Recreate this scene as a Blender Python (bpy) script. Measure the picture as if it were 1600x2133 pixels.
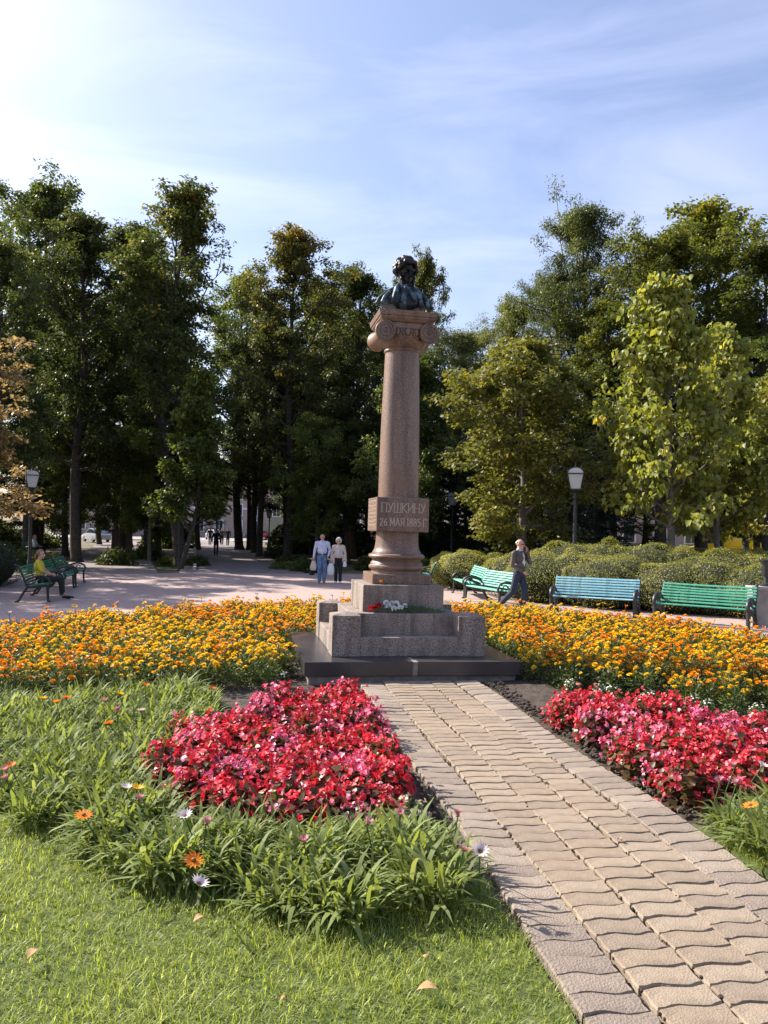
import bpy, bmesh, math, random
import numpy as np
from mathutils import Vector, Matrix, Euler
R = math.radians
for o in list(bpy.data.objects): bpy.data.objects.remove(o)
S = bpy.context.scene
COL = S.collection

# ------------------------------------------------------------------ camera, sky, sun, exposure
cam = bpy.data.cameras.new('camera'); camo = bpy.data.objects.new('camera', cam); COL.objects.link(camo)
camo.location = (0, 0, 1.6)
camo.rotation_euler = (Matrix.Rotation(R(90 + 1.24), 3, 'X') @ Matrix.Rotation(R(1.1), 3, 'Z')).to_euler()
cam.sensor_fit = 'VERTICAL'; cam.sensor_height = 36.0; cam.lens = 36.0 * 1620.0 / 2133.0
cam.clip_start = 0.05; cam.clip_end = 3000
S.camera = camo

SUN_AZ, SUN_EL = 63.0, 37.0            # degrees left of +Y, degrees above the horizon
sd = Vector((-math.sin(R(SUN_AZ)) * math.cos(R(SUN_EL)), math.cos(R(SUN_AZ)) * math.cos(R(SUN_EL)), math.sin(R(SUN_EL))))
W = bpy.data.worlds.new('World'); S.world = W; W.use_nodes = True
nt = W.node_tree; N = nt.nodes; L = nt.links
for n in list(N): N.remove(n)
out = N.new('ShaderNodeOutputWorld'); bg = N.new('ShaderNodeBackground'); sky = N.new('ShaderNodeTexSky')
sky.sky_type = 'NISHITA'; sky.sun_disc = False
sky.sun_elevation = R(SUN_EL); sky.sun_rotation = R(-SUN_AZ)
sky.air_density = 1.25; sky.dust_density = 2.2; sky.ozone_density = 4.0; sky.altitude = 80
tc = N.new('ShaderNodeTexCoord')
mp = N.new('ShaderNodeMapping'); mp.inputs['Scale'].default_value = (1.3, 1.6, 5.5); mp.inputs['Rotation'].default_value = (0.15, 0.38, 0.3)
nz = N.new('ShaderNodeTexNoise'); nz.inputs['Scale'].default_value = 1.7; nz.inputs['Detail'].default_value = 8; nz.inputs['Roughness'].default_value = 0.55; nz.inputs['Distortion'].default_value = 0.5
cr = N.new('ShaderNodeValToRGB'); cr.color_ramp.elements[0].position = 0.46; cr.color_ramp.elements[0].color = (0.05, 0.05, 0.05, 1)
cr.color_ramp.elements[1].position = 0.82; cr.color_ramp.elements[1].color = (0.26, 0.26, 0.26, 1)
mx = N.new('ShaderNodeMix'); mx.data_type = 'RGBA'; mx.inputs[7].default_value = (9.6, 10.2, 12.0, 1)
L.new(tc.outputs['Generated'], mp.inputs['Vector']); L.new(mp.outputs['Vector'], nz.inputs['Vector'])
L.new(nz.outputs['Fac'], cr.inputs['Fac']); L.new(cr.outputs['Color'], mx.inputs[0]); L.new(sky.outputs['Color'], mx.inputs[6])
tn = N.new('ShaderNodeMix'); tn.data_type = 'RGBA'; tn.blend_type = 'MULTIPLY'; tn.inputs[0].default_value = 1.0; tn.inputs[7].default_value = (1.06, 0.98, 1.03, 1)
L.new(mx.outputs[2], tn.inputs[6]); L.new(tn.outputs[2], bg.inputs['Color']); bg.inputs['Strength'].default_value = 0.09
L.new(bg.outputs['Background'], out.inputs['Surface'])
sl = bpy.data.lights.new('sun', 'SUN'); slo = bpy.data.objects.new('sun', sl); COL.objects.link(slo)
sl.energy = 5.0; sl.angle = R(0.53); sl.color = (1.0, 0.93, 0.82)
slo.rotation_euler = (-sd).to_track_quat('-Z', 'Y').to_euler(); slo.location = (-30, 30, 40)
S.view_settings.view_transform = 'Standard'; S.view_settings.look = 'None'
S.view_settings.exposure = 1.18; S.view_settings.gamma = 1.0; S.view_settings.use_curve_mapping = False
S.render.engine = 'CYCLES'
S.cycles.use_denoising = True
S.cycles.max_bounces = 7; S.cycles.diffuse_bounces = 3; S.cycles.glossy_bounces = 2; S.cycles.transmission_bounces = 4; S.cycles.transparent_max_bounces = 8
S.cycles.sample_clamp_indirect = 6.0

# ------------------------------------------------------------------ helpers
def mat(name, c1, c2=None, scale=6.0, rough=0.7, bump=0.0, bscale=None, metal=0.0, detail=5.0, spec=0.4, lo=0.35, hi=0.65, c3=None, s3=1.0, l3=0.5, h3=0.6, coat=0.0, streak=0.0):
    """Procedural principled material: noise between c1 and c2, optional large-scale c3 stains, optional bump."""
    m = bpy.data.materials.new(name); m.use_nodes = True
    n = m.node_tree.nodes; l = m.node_tree.links; b = n['Principled BSDF']
    b.inputs['Roughness'].default_value = rough; b.inputs['Metallic'].default_value = metal
    b.inputs['Specular IOR Level'].default_value = spec; b.inputs['Coat Weight'].default_value = coat
    tx = n.new('ShaderNodeTexCoord')
    c2 = c2 or tuple(min(1, v * 1.18) for v in c1)
    no = n.new('ShaderNodeTexNoise'); no.inputs['Scale'].default_value = scale; no.inputs['Detail'].default_value = detail
    l.new(tx.outputs['Object'], no.inputs['Vector'])
    r = n.new('ShaderNodeValToRGB'); r.color_ramp.elements[0].position = lo; r.color_ramp.elements[1].position = hi
    r.color_ramp.elements[0].color = (*c1, 1); r.color_ramp.elements[1].color = (*c2, 1)
    l.new(no.outputs['Fac'], r.inputs['Fac']); src = r.outputs['Color']
    if c3:
        n3 = n.new('ShaderNodeTexNoise'); n3.inputs['Scale'].default_value = s3; n3.inputs['Detail'].default_value = 6
        l.new(tx.outputs['Object'], n3.inputs['Vector'])
        r3 = n.new('ShaderNodeMapRange'); r3.inputs['From Min'].default_value = l3; r3.inputs['From Max'].default_value = h3
        l.new(n3.outputs['Fac'], r3.inputs['Value'])
        x3 = n.new('ShaderNodeMix'); x3.data_type = 'RGBA'; x3.inputs[7].default_value = (*c3, 1)
        l.new(r3.outputs['Result'], x3.inputs[0]); l.new(src, x3.inputs[6]); src = x3.outputs[2]
    if streak:
        ms = n.new('ShaderNodeMapping'); ms.inputs['Scale'].default_value = (7, 7, 0.7); l.new(tx.outputs['Object'], ms.inputs['Vector'])
        ns = n.new('ShaderNodeTexNoise'); ns.inputs['Scale'].default_value = 1.6; ns.inputs['Detail'].default_value = 5; l.new(ms.outputs['Vector'], ns.inputs['Vector'])
        rs = n.new('ShaderNodeMapRange'); rs.inputs['From Min'].default_value = 0.45; rs.inputs['From Max'].default_value = 0.75; rs.inputs['To Max'].default_value = streak; l.new(ns.outputs['Fac'], rs.inputs['Value'])
        xs = n.new('ShaderNodeMix'); xs.data_type = 'RGBA'; xs.inputs[7].default_value = (*(v * 0.6 for v in c1), 1); l.new(rs.outputs['Result'], xs.inputs[0]); l.new(src, xs.inputs[6]); src = xs.outputs[2]
    l.new(src, b.inputs['Base Color'])
    if bump:
        bn = n.new('ShaderNodeTexNoise'); bn.inputs['Scale'].default_value = bscale or scale * 3; bn.inputs['Detail'].default_value = 6
        l.new(tx.outputs['Object'], bn.inputs['Vector'])
        bu = n.new('ShaderNodeBump'); bu.inputs['Strength'].default_value = bump; bu.inputs['Distance'].default_value = 0.02
        l.new(bn.outputs['Fac'], bu.inputs['Height']); l.new(bu.outputs['Normal'], b.inputs['Normal'])
    return m

def leafmat(name, c1, c2, trans=0.35, rough=0.5, tcol=None, rand=0.25, spec=0.35, c3=None):
    """Leaf: principled + translucent, colour from the per-leaf 'tint' attribute and per-object randomness."""
    m = bpy.data.materials.new(name); m.use_nodes = True
    n = m.node_tree.nodes; l = m.node_tree.links; b = n['Principled BSDF']; o = n['Material Output']
    b.inputs['Roughness'].default_value = rough; b.inputs['Specular IOR Level'].default_value = spec
    at = n.new('ShaderNodeAttribute'); at.attribute_name = 'tint'
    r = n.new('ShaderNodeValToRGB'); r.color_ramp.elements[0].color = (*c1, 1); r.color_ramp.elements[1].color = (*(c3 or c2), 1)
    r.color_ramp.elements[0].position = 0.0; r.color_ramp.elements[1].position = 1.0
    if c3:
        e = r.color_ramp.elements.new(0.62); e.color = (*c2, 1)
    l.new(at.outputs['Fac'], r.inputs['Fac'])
    oi = n.new('ShaderNodeObjectInfo'); hs = n.new('ShaderNodeHueSaturation')
    mr = n.new('ShaderNodeMapRange'); mr.inputs['To Min'].default_value = 1 - rand; mr.inputs['To Max'].default_value = 1 + rand
    l.new(oi.outputs['Random'], mr.inputs['Value']); l.new(mr.outputs['Result'], hs.inputs['Value']); l.new(r.outputs['Color'], hs.inputs['Color'])
    l.new(hs.outputs['Color'], b.inputs['Base Color'])
    if trans > 0:
        t = n.new('ShaderNodeBsdfTranslucent'); mxs = n.new('ShaderNodeMixShader'); mxs.inputs[0].default_value = trans
        gm = n.new('ShaderNodeMix'); gm.data_type = 'RGBA'; gm.blend_type = 'MULTIPLY'; gm.inputs[0].default_value = 1.0
        gm.inputs[7].default_value = (*(tcol or (1.6, 1.5, 0.7)), 1)
        l.new(hs.outputs['Color'], gm.inputs[6]); l.new(gm.outputs[2], t.inputs['Color'])
        l.new(b.outputs[0], mxs.inputs[1]); l.new(t.outputs[0], mxs.inputs[2]); l.new(mxs.outputs[0], o.inputs['Surface'])
    return m

class MB:
    """collects shapes, builds ONE mesh"""
    def __init__(s): s.v = []; s.f = []; s.m = []
    def add(s, vs, fs, mi=0):
        k = len(s.v); s.v += [tuple(p) for p in vs]; s.f += [tuple(i + k for i in f) for f in fs]; s.m += [mi] * len(fs); return s
    def box(s, c, d, rz=0.0, mi=0, rot=None, taper=1.0):
        hx, hy, hz = d[0] / 2, d[1] / 2, d[2] / 2
        M = rot or Matrix.Rotation(rz, 3, 'Z'); c = Vector(c); P = []
        for z in (-1, 1):
            t = taper if z > 0 else 1.0
            for x, y in ((-1, -1), (1, -1), (1, 1), (-1, 1)): P.append(c + M @ Vector((x * hx * t, y * hy * t, z * hz)))
        return s.add(P, [(3, 2, 1, 0), (4, 5, 6, 7), (0, 1, 5, 4), (1, 2, 6, 5), (2, 3, 7, 6), (3, 0, 4, 7)], mi)
    def tube(s, pts, rad, n=8, mi=0, flat=1.0, cap=True, up=None):
        pts = [Vector(p) for p in pts]; k = len(pts)
        if not hasattr(rad, '__len__'): rad = [rad] * k
        P = []; prev = None
        for i, p in enumerate(pts):
            t = (pts[min(i + 1, k - 1)] - pts[max(i - 1, 0)]).normalized()
            if prev is None:
                a = Vector(up) if up else (Vector((0, 0, 1)) if abs(t.z) < 0.9 else Vector((1, 0, 0)))
            else: a = prev
            a = (a - t * a.dot(t)).normalized(); prev = a; b = t.cross(a)
            for j in range(n):
                w = 2 * math.pi * j / n; P.append(p + a * (math.cos(w) * rad[i]) + b * (math.sin(w) * rad[i] * flat))
        Fs = [(i * n + j, i * n + (j + 1) % n, (i + 1) * n + (j + 1) % n, (i + 1) * n + j) for i in range(k - 1) for j in range(n)]
        if cap: Fs += [tuple(range(n))[::-1], tuple((k - 1) * n + j for j in range(n))]
        return s.add(P, Fs, mi)
    def lathe(s, prof, n=32, c=(0, 0, 0), mi=0, sx=1.0, sy=1.0, a0=0.0):
        P = []; k = len(prof)
        for r, z in prof:
            for j in range(n):
                w = 2 * math.pi * j / n + a0; P.append((c[0] + r * sx * math.cos(w), c[1] + r * sy * math.sin(w), c[2] + z))
        Fs = [(i * n + j, i * n + (j + 1) % n, (i + 1) * n + (j + 1) % n, (i + 1) * n + j) for i in range(k - 1) for j in range(n)]
        Fs += [tuple(range(n))[::-1], tuple((k - 1) * n + j for j in range(n))]
        return s.add(P, Fs, mi)
    def prism(s, poly, z0, z1, M=None, mi=0):
        n = len(poly); M = M or Matrix.Identity(4)
        P = [M @ Vector((x, y, z0)) for x, y in poly] + [M @ Vector((x, y, z1)) for x, y in poly]
        return s.add(P, [tuple(range(n))[::-1], tuple(range(n, 2 * n))] + [(i, (i + 1) % n, n + (i + 1) % n, n + i) for i in range(n)], mi)
    def ball(s, c, r, nu=10, nv=7, mi=0, M=None):
        if not hasattr(r, '__len__'): r = (r, r, r)
        c = Vector(c); P = []
        for i in range(nv + 1):
            a = math.pi * i / nv
            for j in range(nu):
                w = 2 * math.pi * j / nu; q = Vector((r[0] * math.sin(a) * math.cos(w), r[1] * math.sin(a) * math.sin(w), -r[2] * math.cos(a)))
                P.append(c + (M @ q if M else q))
        return s.add(P, [(i * nu + j, i * nu + (j + 1) % nu, (i + 1) * nu + (j + 1) % nu, (i + 1) * nu + j) for i in range(nv) for j in range(nu)], mi)
    def mesh(s, name, mats, smooth=False, bevel=0.0, segs=2):
        me = bpy.data.meshes.new(name); me.from_pydata(s.v, [], s.f)
        for m in (mats if isinstance(mats, (list, tuple)) else [mats]): me.materials.append(m)
        me.polygons.foreach_set('material_index', s.m)
        bm = bmesh.new(); bm.from_mesh(me)
        bmesh.ops.remove_doubles(bm, verts=bm.verts, dist=1e-5)
        bmesh.ops.recalc_face_normals(bm, faces=bm.faces)
        if bevel: bmesh.ops.bevel(bm, geom=[e for e in bm.edges if len(e.link_faces) == 2 and e.calc_face_angle(0) > 0.6], offset=bevel, segments=segs, affect='EDGES', profile=0.6)
        bm.to_mesh(me); bm.free()
        if smooth: sm(me, smooth)
        me.update(); return me
    def build(s, name, mats, parent=None, smooth=False, bevel=0.0, segs=2, loc=None, rz=0.0):
        return link(name, s.mesh(name, mats, smooth, bevel, segs), parent, loc, rz)

def sm(me, ang):
    me.polygons.foreach_set('use_smooth', [True] * len(me.polygons))
    if ang is not True:
        try: me.set_sharp_from_angle(angle=R(ang))
        except Exception: pass

def link(name, me, parent=None, loc=None, rz=0.0):
    o = bpy.data.objects.new(name, me); COL.objects.link(o); o.parent = parent
    if loc: o.location = loc
    if rz: o.rotation_euler = (0, 0, rz)
    return o

def tag(o, label=None, cat=None, group=None, kind=None):
    if label: o['label'] = label
    if cat: o['category'] = cat
    if group: o['group'] = group
    if kind: o['kind'] = kind
    return o

def empty(name, loc, rz=0.0, label=None, cat=None, group=None):
    o = bpy.data.objects.new(name, None); COL.objects.link(o); o.location = loc; o.rotation_euler = (0, 0, rz); o.empty_display_size = 0.2
    return tag(o, label, cat, group)

def copy_tree(o, parent=None):
    c = o.copy(); COL.objects.link(c); c.parent = parent
    for ch in o.children: copy_tree(ch, c)
    return c

def fastmesh(name, V, Fc, mats, tint=None, mi=None, smooth=False):
    """V (n,3) array, Fc (m,k) array: quick mesh for foliage"""
    me = bpy.data.meshes.new(name); V = np.asarray(V, np.float32); Fc = np.asarray(Fc, np.int32); m, k = Fc.shape
    me.vertices.add(len(V)); me.vertices.foreach_set('co', V.ravel())
    me.loops.add(m * k); me.loops.foreach_set('vertex_index', Fc.ravel())
    me.polygons.add(m); me.polygons.foreach_set('loop_start', np.arange(0, m * k, k, dtype=np.int32))
    try: me.polygons.foreach_set('loop_total', np.full(m, k, np.int32))
    except Exception: pass
    for q in (mats if isinstance(mats, (list, tuple)) else [mats]): me.materials.append(q)
    if mi is not None: me.polygons.foreach_set('material_index', np.asarray(mi, np.int32))
    if tint is not None:
        a = me.attributes.new('tint', 'FLOAT', 'POINT'); a.data.foreach_set('value', np.asarray(tint, np.float32))
    if smooth: me.polygons.foreach_set('use_smooth', np.ones(m, bool))
    me.update(calc_edges=True); return me

def unit(a): return a / (np.linalg.norm(a, axis=-1, keepdims=True) + 1e-9)

def leaves(C, Dr, Up, ln, wd, fold=0.25, heart=False):
    """leaf blades: base C (n,3), along Dr, normal Up; returns V,F (tris), per-leaf vertex count"""
    n = len(C); Dr = unit(Dr); Sd = unit(np.cross(Dr, Up)); Nn = np.cross(Sd, Dr)
    ln = np.broadcast_to(np.asarray(ln, float), (n,))[:, None]; wd = np.broadcast_to(np.asarray(wd, float), (n,))[:, None]
    if heart:
        a = [(0, 0, 0), (0.12, 0.5, fold), (0.5, 0.46, fold), (1, 0, -0.1), (0.5, -0.46, fold), (0.12, -0.5, fold)]
        tr = [(0, 1, 2), (0, 2, 3), (0, 3, 4), (0, 4, 5)]
    else:
        a = [(0, 0, 0), (0.45, 0.5, fold), (1, 0, 0), (0.45, -0.5, fold)]; tr = [(0, 1, 2), (0, 2, 3)]
    V = np.stack([C + Dr * ln * p + Sd * wd * q + Nn * wd * w for p, q, w in a], 1)
    k = len(a); base = np.arange(n)[:, None] * k
    Fc = np.concatenate([base + np.array(t)[None] for t in tr], 1).reshape(-1, 3)
    return V.reshape(-1, 3), Fc, k

def remeshed(mb, name, voxel, smooth_it=2, mats=(), classify=None):
    """union of the shapes in mb as one continuous surface (voxel remesh)"""
    tmp = bpy.data.meshes.new('t'); tmp.from_pydata(mb.v, [], mb.f)
    bm = bmesh.new(); bm.from_mesh(tmp); bmesh.ops.recalc_face_normals(bm, faces=bm.faces); bm.to_mesh(tmp); bm.free()
    o = bpy.data.objects.new('t', tmp); COL.objects.link(o)
    r = o.modifiers.new('r', 'REMESH'); r.mode = 'VOXEL'; r.voxel_size = voxel
    if smooth_it:
        q = o.modifiers.new('s', 'SMOOTH'); q.iterations = smooth_it; q.factor = 0.5
    dg = bpy.context.evaluated_depsgraph_get(); me = bpy.data.meshes.new_from_object(o.evaluated_get(dg))
    bpy.data.objects.remove(o); bpy.data.meshes.remove(tmp); me.name = name
    me.materials.clear()
    for m in mats: me.materials.append(m)
    n = len(me.polygons); me.polygons.foreach_set('use_smooth', np.ones(n, bool))
    if classify:
        c = np.empty(n * 3, np.float32); me.polygons.foreach_get('center', c)
        me.polygons.foreach_set('material_index', classify(c.reshape(-1, 3)).astype(np.int32))
    me.update(); return me

# ------------------------------------------------------------------ setting: ground, plaza, bed, lawn, path
PLZ = -0.40
BC = (0.2, 9.4)
def sstep(a, b, x):
    t = np.clip((np.asarray(x, float) - a) / (b - a), 0, 1); return t * t * (3 - 2 * t)
def bed_r(x, y):
    x = np.asarray(x, float); y = np.asarray(y, float)
    return np.where(y < BC[1], np.abs(x - BC[0]), np.hypot(x - BC[0], y - BC[1]))
def tz(x, y): return -0.44 * sstep(4.6, 7.4, bed_r(x, y))

m_dirt = mat('dry earth', (0.10, 0.075, 0.05), (0.17, 0.125, 0.08), scale=1.2, rough=0.95, bump=0.4, bscale=9, c3=(0.07, 0.09, 0.03), s3=0.35, l3=0.48, h3=0.6)
m_soil = mat('bed soil', (0.035, 0.026, 0.02), (0.075, 0.055, 0.042), scale=14, rough=0.95, bump=1.0, bscale=30)
m_lawn = mat('lawn thatch', (0.05, 0.075, 0.018), (0.10, 0.12, 0.035), scale=9, rough=0.95, bump=0.5, bscale=60)
m_sand = mat('joint sand and grit', (0.05, 0.042, 0.034), (0.13, 0.11, 0.085), scale=40, rough=0.95, bump=0.8, bscale=90, c3=(0.05, 0.07, 0.02), s3=3, l3=0.55, h3=0.65)

def brickmat():
    m = bpy.data.materials.new('plaza brick paving'); m.use_nodes = True
    n = m.node_tree.nodes; l = m.node_tree.links; b = n['Principled BSDF']; b.inputs['Roughness'].default_value = 0.85
    tx = n.new('ShaderNodeTexCoord'); mpg = n.new('ShaderNodeMapping'); mpg.inputs['Rotation'].default_value = (0, 0, R(14))
    bt = n.new('ShaderNodeTexBrick'); bt.inputs['Scale'].default_value = 1.0
    bt.inputs['Brick Width'].default_value = 0.21; bt.inputs['Row Height'].default_value = 0.105; bt.inputs['Mortar Size'].default_value = 0.006; bt.inputs['Mortar Smooth'].default_value = 0.2
    bt.inputs['Color1'].default_value = (0.41, 0.30, 0.265, 1); bt.inputs['Color2'].default_value = (0.36, 0.268, 0.24, 1); bt.inputs['Mortar'].default_value = (0.22, 0.165, 0.15, 1)
    l.new(tx.outputs['Object'], mpg.inputs['Vector']); l.new(mpg.outputs['Vector'], bt.inputs['Vector'])
    no = n.new('ShaderNodeTexNoise'); no.inputs['Scale'].default_value = 0.7; no.inputs['Detail'].default_value = 7; l.new(tx.outputs['Object'], no.inputs['Vector'])
    mr = n.new('ShaderNodeMapRange'); mr.inputs['From Min'].default_value = 0.35; mr.inputs['From Max'].default_value = 0.7; mr.inputs['To Min'].default_value = 0.0; mr.inputs['To Max'].default_value = 0.55
    l.new(no.outputs['Fac'], mr.inputs['Value'])
    mxr = n.new('ShaderNodeMix'); mxr.data_type = 'RGBA'; mxr.inputs[7].default_value = (0.33, 0.265, 0.245, 1)
    l.new(mr.outputs['Result'], mxr.inputs[0]); l.new(bt.outputs['Color'], mxr.inputs[6]); l.new(mxr.outputs[2], b.inputs['Base Color'])
    bu = n.new('ShaderNodeBump'); bu.inputs['Strength'].default_value = 0.4; bu.inputs['Distance'].default_value = 0.005; bu.invert = True
    l.new(bt.outputs['Fac'], bu.inputs['Height']); l.new(bu.outputs['Normal'], b.inputs['Normal'])
    return m
m_plaza = brickmat()
m_asph = mat('worn asphalt walk', (0.17, 0.14, 0.135), (0.24, 0.20, 0.19), scale=2.0, rough=0.9, bump=0.2, bscale=40)
m_kerb = mat('grey kerb stone', (0.30, 0.28, 0.26), (0.42, 0.39, 0.36), scale=5, rough=0.85, bump=0.3)

MB().box((0, 300, -0.72), (3000, 3000, 0.5)).build('ground', m_dirt)['kind'] = 'structure'
# plaza: big irregular disc, brick; alleys run off it to the far street
pts = []
for k in range(72):
    w = 2 * math.pi * k / 72; rr = 25.5 + 1.5 * math.sin(2 * w + 0.6)
    pts.append((rr * math.cos(w), 9.8 + rr * math.sin(w)))
o = MB().prism(pts, -0.6, PLZ).build('plaza', m_plaza); o['kind'] = 'structure'
def strip(name, a, b, w, z, m):
    a = Vector((*a, 0)); b = Vector((*b, 0)); t = (b - a).normalized(); s_ = Vector((-t.y, t.x, 0)) * w / 2
    P = [a - s_, b - s_, b + s_, a + s_]
    o = MB().prism([(p.x, p.y) for p in P], z - 0.12, z).build(name, m); o['kind'] = 'structure'; return o
ALLEY = strip('alley', (-5.9, 33.0), (-23.0, 104), 5.3, PLZ + 0.004, m_asph)
strip('side_alley', (-11.0, 31.0), (-30.5, 90), 4.0, PLZ + 0.002, m_asph)
strip('far_square', (-70, 118), (60, 112), 26, PLZ + 0.008, mat('pale concrete paving', (0.24, 0.22, 0.21), (0.32, 0.30, 0.28), scale=0.6, rough=0.9))
strip('street', (-60, 60), (-130, 130), 16, PLZ - 0.02, m_asph)
strip('side_street', (20, 78), (90, 60), 12, PLZ - 0.02, m_asph)
ALD = Vector((-17.1, 71, 0)).normalized(); ALS = Vector((ALD.y, -ALD.x, 0))
for s_, nm in ((1, 'kerb'), (-1, 'kerb')):
    for k in range(14):
        c = Vector((-5.9, 36.0, PLZ + 0.05)) + ALD * (k * 2.75 + 0.7) + ALS * (2.72 * s_)
        o = MB().box((0, 0, 0), (0.14, 2.72, 0.16)).build(nm, m_kerb, ALLEY, bevel=0.012); o.location = c
        o.rotation_euler = (0, 0, math.atan2(-ALD.x, ALD.y))

# frame of the path
PATH_ROT = R(9.7)
ux = Vector((math.cos(PATH_ROT), math.sin(PATH_ROT), 0)); uy = Vector((-math.sin(PATH_ROT), math.cos(PATH_ROT), 0))
P0 = Vector((0.385, 8.235, 0))
def path_local(x, y):
    dx = np.asarray(x) - P0.x; dy = np.asarray(y) - P0.y
    return dx * ux.x + dy * ux.y, dx * uy.x + dy * uy.y
# bed terrain (soil) - a low mound that runs down to the plaza
nx, ny = 100, 140
gx = np.linspace(-8.2, 8.6, nx); gy = np.linspace(-7.0, 17.6, ny); X, Y = np.meshgrid(gx, gy)
Z = tz(X, Y) + 0.006 * np.sin(X * 3.1 + Y) + 0.006 * np.sin(Y * 2.7 - X * 1.3) - 0.03 - 0.03 * (1 - sstep(.66, .8, np.abs(path_local(X, Y)[0])))
V = np.stack([X, Y, Z], -1).reshape(-1, 3)
I = np.arange(nx * ny).reshape(ny, nx); Q = np.stack([I[:-1, :-1], I[:-1, 1:], I[1:, 1:], I[1:, :-1]], -1).reshape(-1, 4)
keep = bed_r(V[Q].mean(1)[:, 0], V[Q].mean(1)[:, 1]) < 7.35
me = fastmesh('flower_bed', V, Q[keep], m_soil, smooth=True); o = link('flower_bed', me); o['kind'] = 'structure'

path = empty('path', (0, 0, 0)); path['kind'] = 'structure'
pb = [P0 + ux * x + uy * y for x, y in ((-0.66, 0.0), (0.66, 0.0), (0.66, -9.0), (-0.66, -9.0))]
MB().prism([(p.x, p.y) for p in pb][::-1], -0.10, -0.028).build('sand_bed', m_sand, path)
pav_tan = [mat('tan paver %s' % 'abc'[i], c, tuple(min(1, v * 1.15) for v in c), scale=26, rough=0.9, bump=0.35, bscale=120, c3=tuple(v * 0.6 for v in c), s3=5.0, l3=0.5, h3=0.75)
           for i, c in enumerate([(0.232, 0.178, 0.127), (0.255, 0.20, 0.145), (0.212, 0.165, 0.122)])]
pav_grey = [mat('grey paver %s' % 'abc'[i], c, tuple(min(1, v * 1.16) for v in c), scale=24, rough=0.92, bump=0.5, bscale=100, c3=tuple(v * 0.7 for v in c), s3=3.4, l3=0.5, h3=0.7)
            for i, c in enumerate([(0.225, 0.18, 0.14), (0.255, 0.206, 0.163), (0.20, 0.16, 0.128)])]
def paver_mesh(seed):
    rnd = random.Random(seed); w, d = 0.246, 0.1135
    wave = [(0, 0), (0.10, 0.003), (0.22, 0.011), (0.34, 0.011), (0.5, 0.0), (0.66, -0.011), (0.78, -0.011), (0.90, -0.003), (1, 0)]
    lowr = [((u - 0.5) * w, -d / 2 + q) for u, q in wave]; upr = [((u - 0.5) * w, d / 2 + q) for u, q in wave][::-1]
    poly = lowr + [(w / 2 - 0.006, -d * 0.12), (w / 2 + 0.001, d * 0.18)] + upr + [(-w / 2 + 0.001, d * 0.18), (-w / 2 - 0.003, -d * 0.12)]
    poly = [(x + rnd.uniform(-0.0025, 0.0025), y + rnd.uniform(-0.0025, 0.0025)) for x, y in poly]
    n = len(poly); V = []
    for sc, z in ((1, -0.055), (1, -0.006), (0.985, -0.002)):
        V += [(x * sc if sc == 1 else x - math.copysign(0.004, x) * (1 if abs(x) > 0.02 else 0), y if sc == 1 else y - math.copysign(0.004, y), z) for x, y in poly]
    V += [(x * 0.96, y * 0.92, 0.0015 + rnd.uniform(-0.001, 0.001)) for x, y in poly]
    Fs = [(a * n + i, a * n + (i + 1) % n, (a + 1) * n + (i + 1) % n, (a + 1) * n + i) for a in range(3) for i in range(n)] + [tuple(range(3 * n, 4 * n))]
    b = MB(); b.add(V, Fs); return b
pm = {}
for i in range(3):
    pm['t', i] = paver_mesh(i).mesh('paver', pav_tan[i], smooth=30); pm['g', i] = paver_mesh(i + 5).mesh('paver', pav_grey[i], smooth=30)
rnd = random.Random(4)
NR = 56
for c in range(5):
    off = rnd.uniform(-0.03, 0.03) + (0.0, 0.03, -0.02, 0.035, -0.03)[c]
    for r_ in range(NR):
        yy = -0.055 - r_ * 0.1165 + off - (0.03 if off > 0 else 0)
        grey = c in (0, 4)
        o = link('paver', pm['g' if grey else 't', rnd.randrange(3)], path)
        x = (c - 2) * 0.254 + 0.012 * math.sin(r_ * 0.23 + c * 1.7) * (1.6 if grey else 0.6) + rnd.uniform(-0.003, 0.003)
        o.location = P0 + ux * x + uy * yy + Vector((0, 0, rnd.uniform(-0.002, 0.002) + (0.008 if c == 4 else (-0.003 if c == 0 else 0)) + 0.006 * math.sin(r_ * 0.31 + c)))
        tl = 0.014 if not grey else 0.03
        o.rotation_euler = (rnd.uniform(-tl, tl), rnd.uniform(-tl, tl) + (-0.05 if c == 4 else (0.03 if c == 0 else 0)), PATH_ROT + rnd.uniform(-0.02, 0.02) * (2 if grey else 1))

# ------------------------------------------------------------------ monument
m_slab = mat('polished black granite', (0.022, 0.021, 0.024), (0.05, 0.046, 0.05), scale=120, rough=0.28, spec=0.5, bump=0.03, c3=(0.075, 0.065, 0.06), s3=2.2, l3=0.45, h3=0.8)
m_gran = mat('rough pinkish grey granite', (0.065, 0.055, 0.048), (0.36, 0.295, 0.25), scale=105, rough=0.9, bump=0.45, bscale=100, detail=2, lo=0.34, hi=0.56, c3=(0.15, 0.122, 0.10), s3=4.5, l3=0.52, h3=0.75, streak=0.7)
m_red = mat('polished reddish brown granite', (0.078, 0.049, 0.039), (0.275, 0.182, 0.135), scale=110, rough=0.42, spec=0.45, bump=0.05, detail=2, lo=0.36, hi=0.6, c3=(0.20, 0.115, 0.066), s3=3.0, l3=0.5, h3=0.75, streak=0.65)
m_letter = mat('pale cut stone lettering', (0.42, 0.33, 0.27), (0.50, 0.40, 0.33), scale=60, rough=0.9)
m_found = mat('grey concrete footing', (0.17, 0.15, 0.135), (0.27, 0.24, 0.21), scale=12, rough=0.95, bump=0.5)
MON = empty('monument', (0.15, 9.42, 0), R(10.6), 'tall reddish brown granite column on a stepped stone base amid flower beds', 'monument')
MON.rotation_euler = (0, R(0.55), R(10.6))
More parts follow.
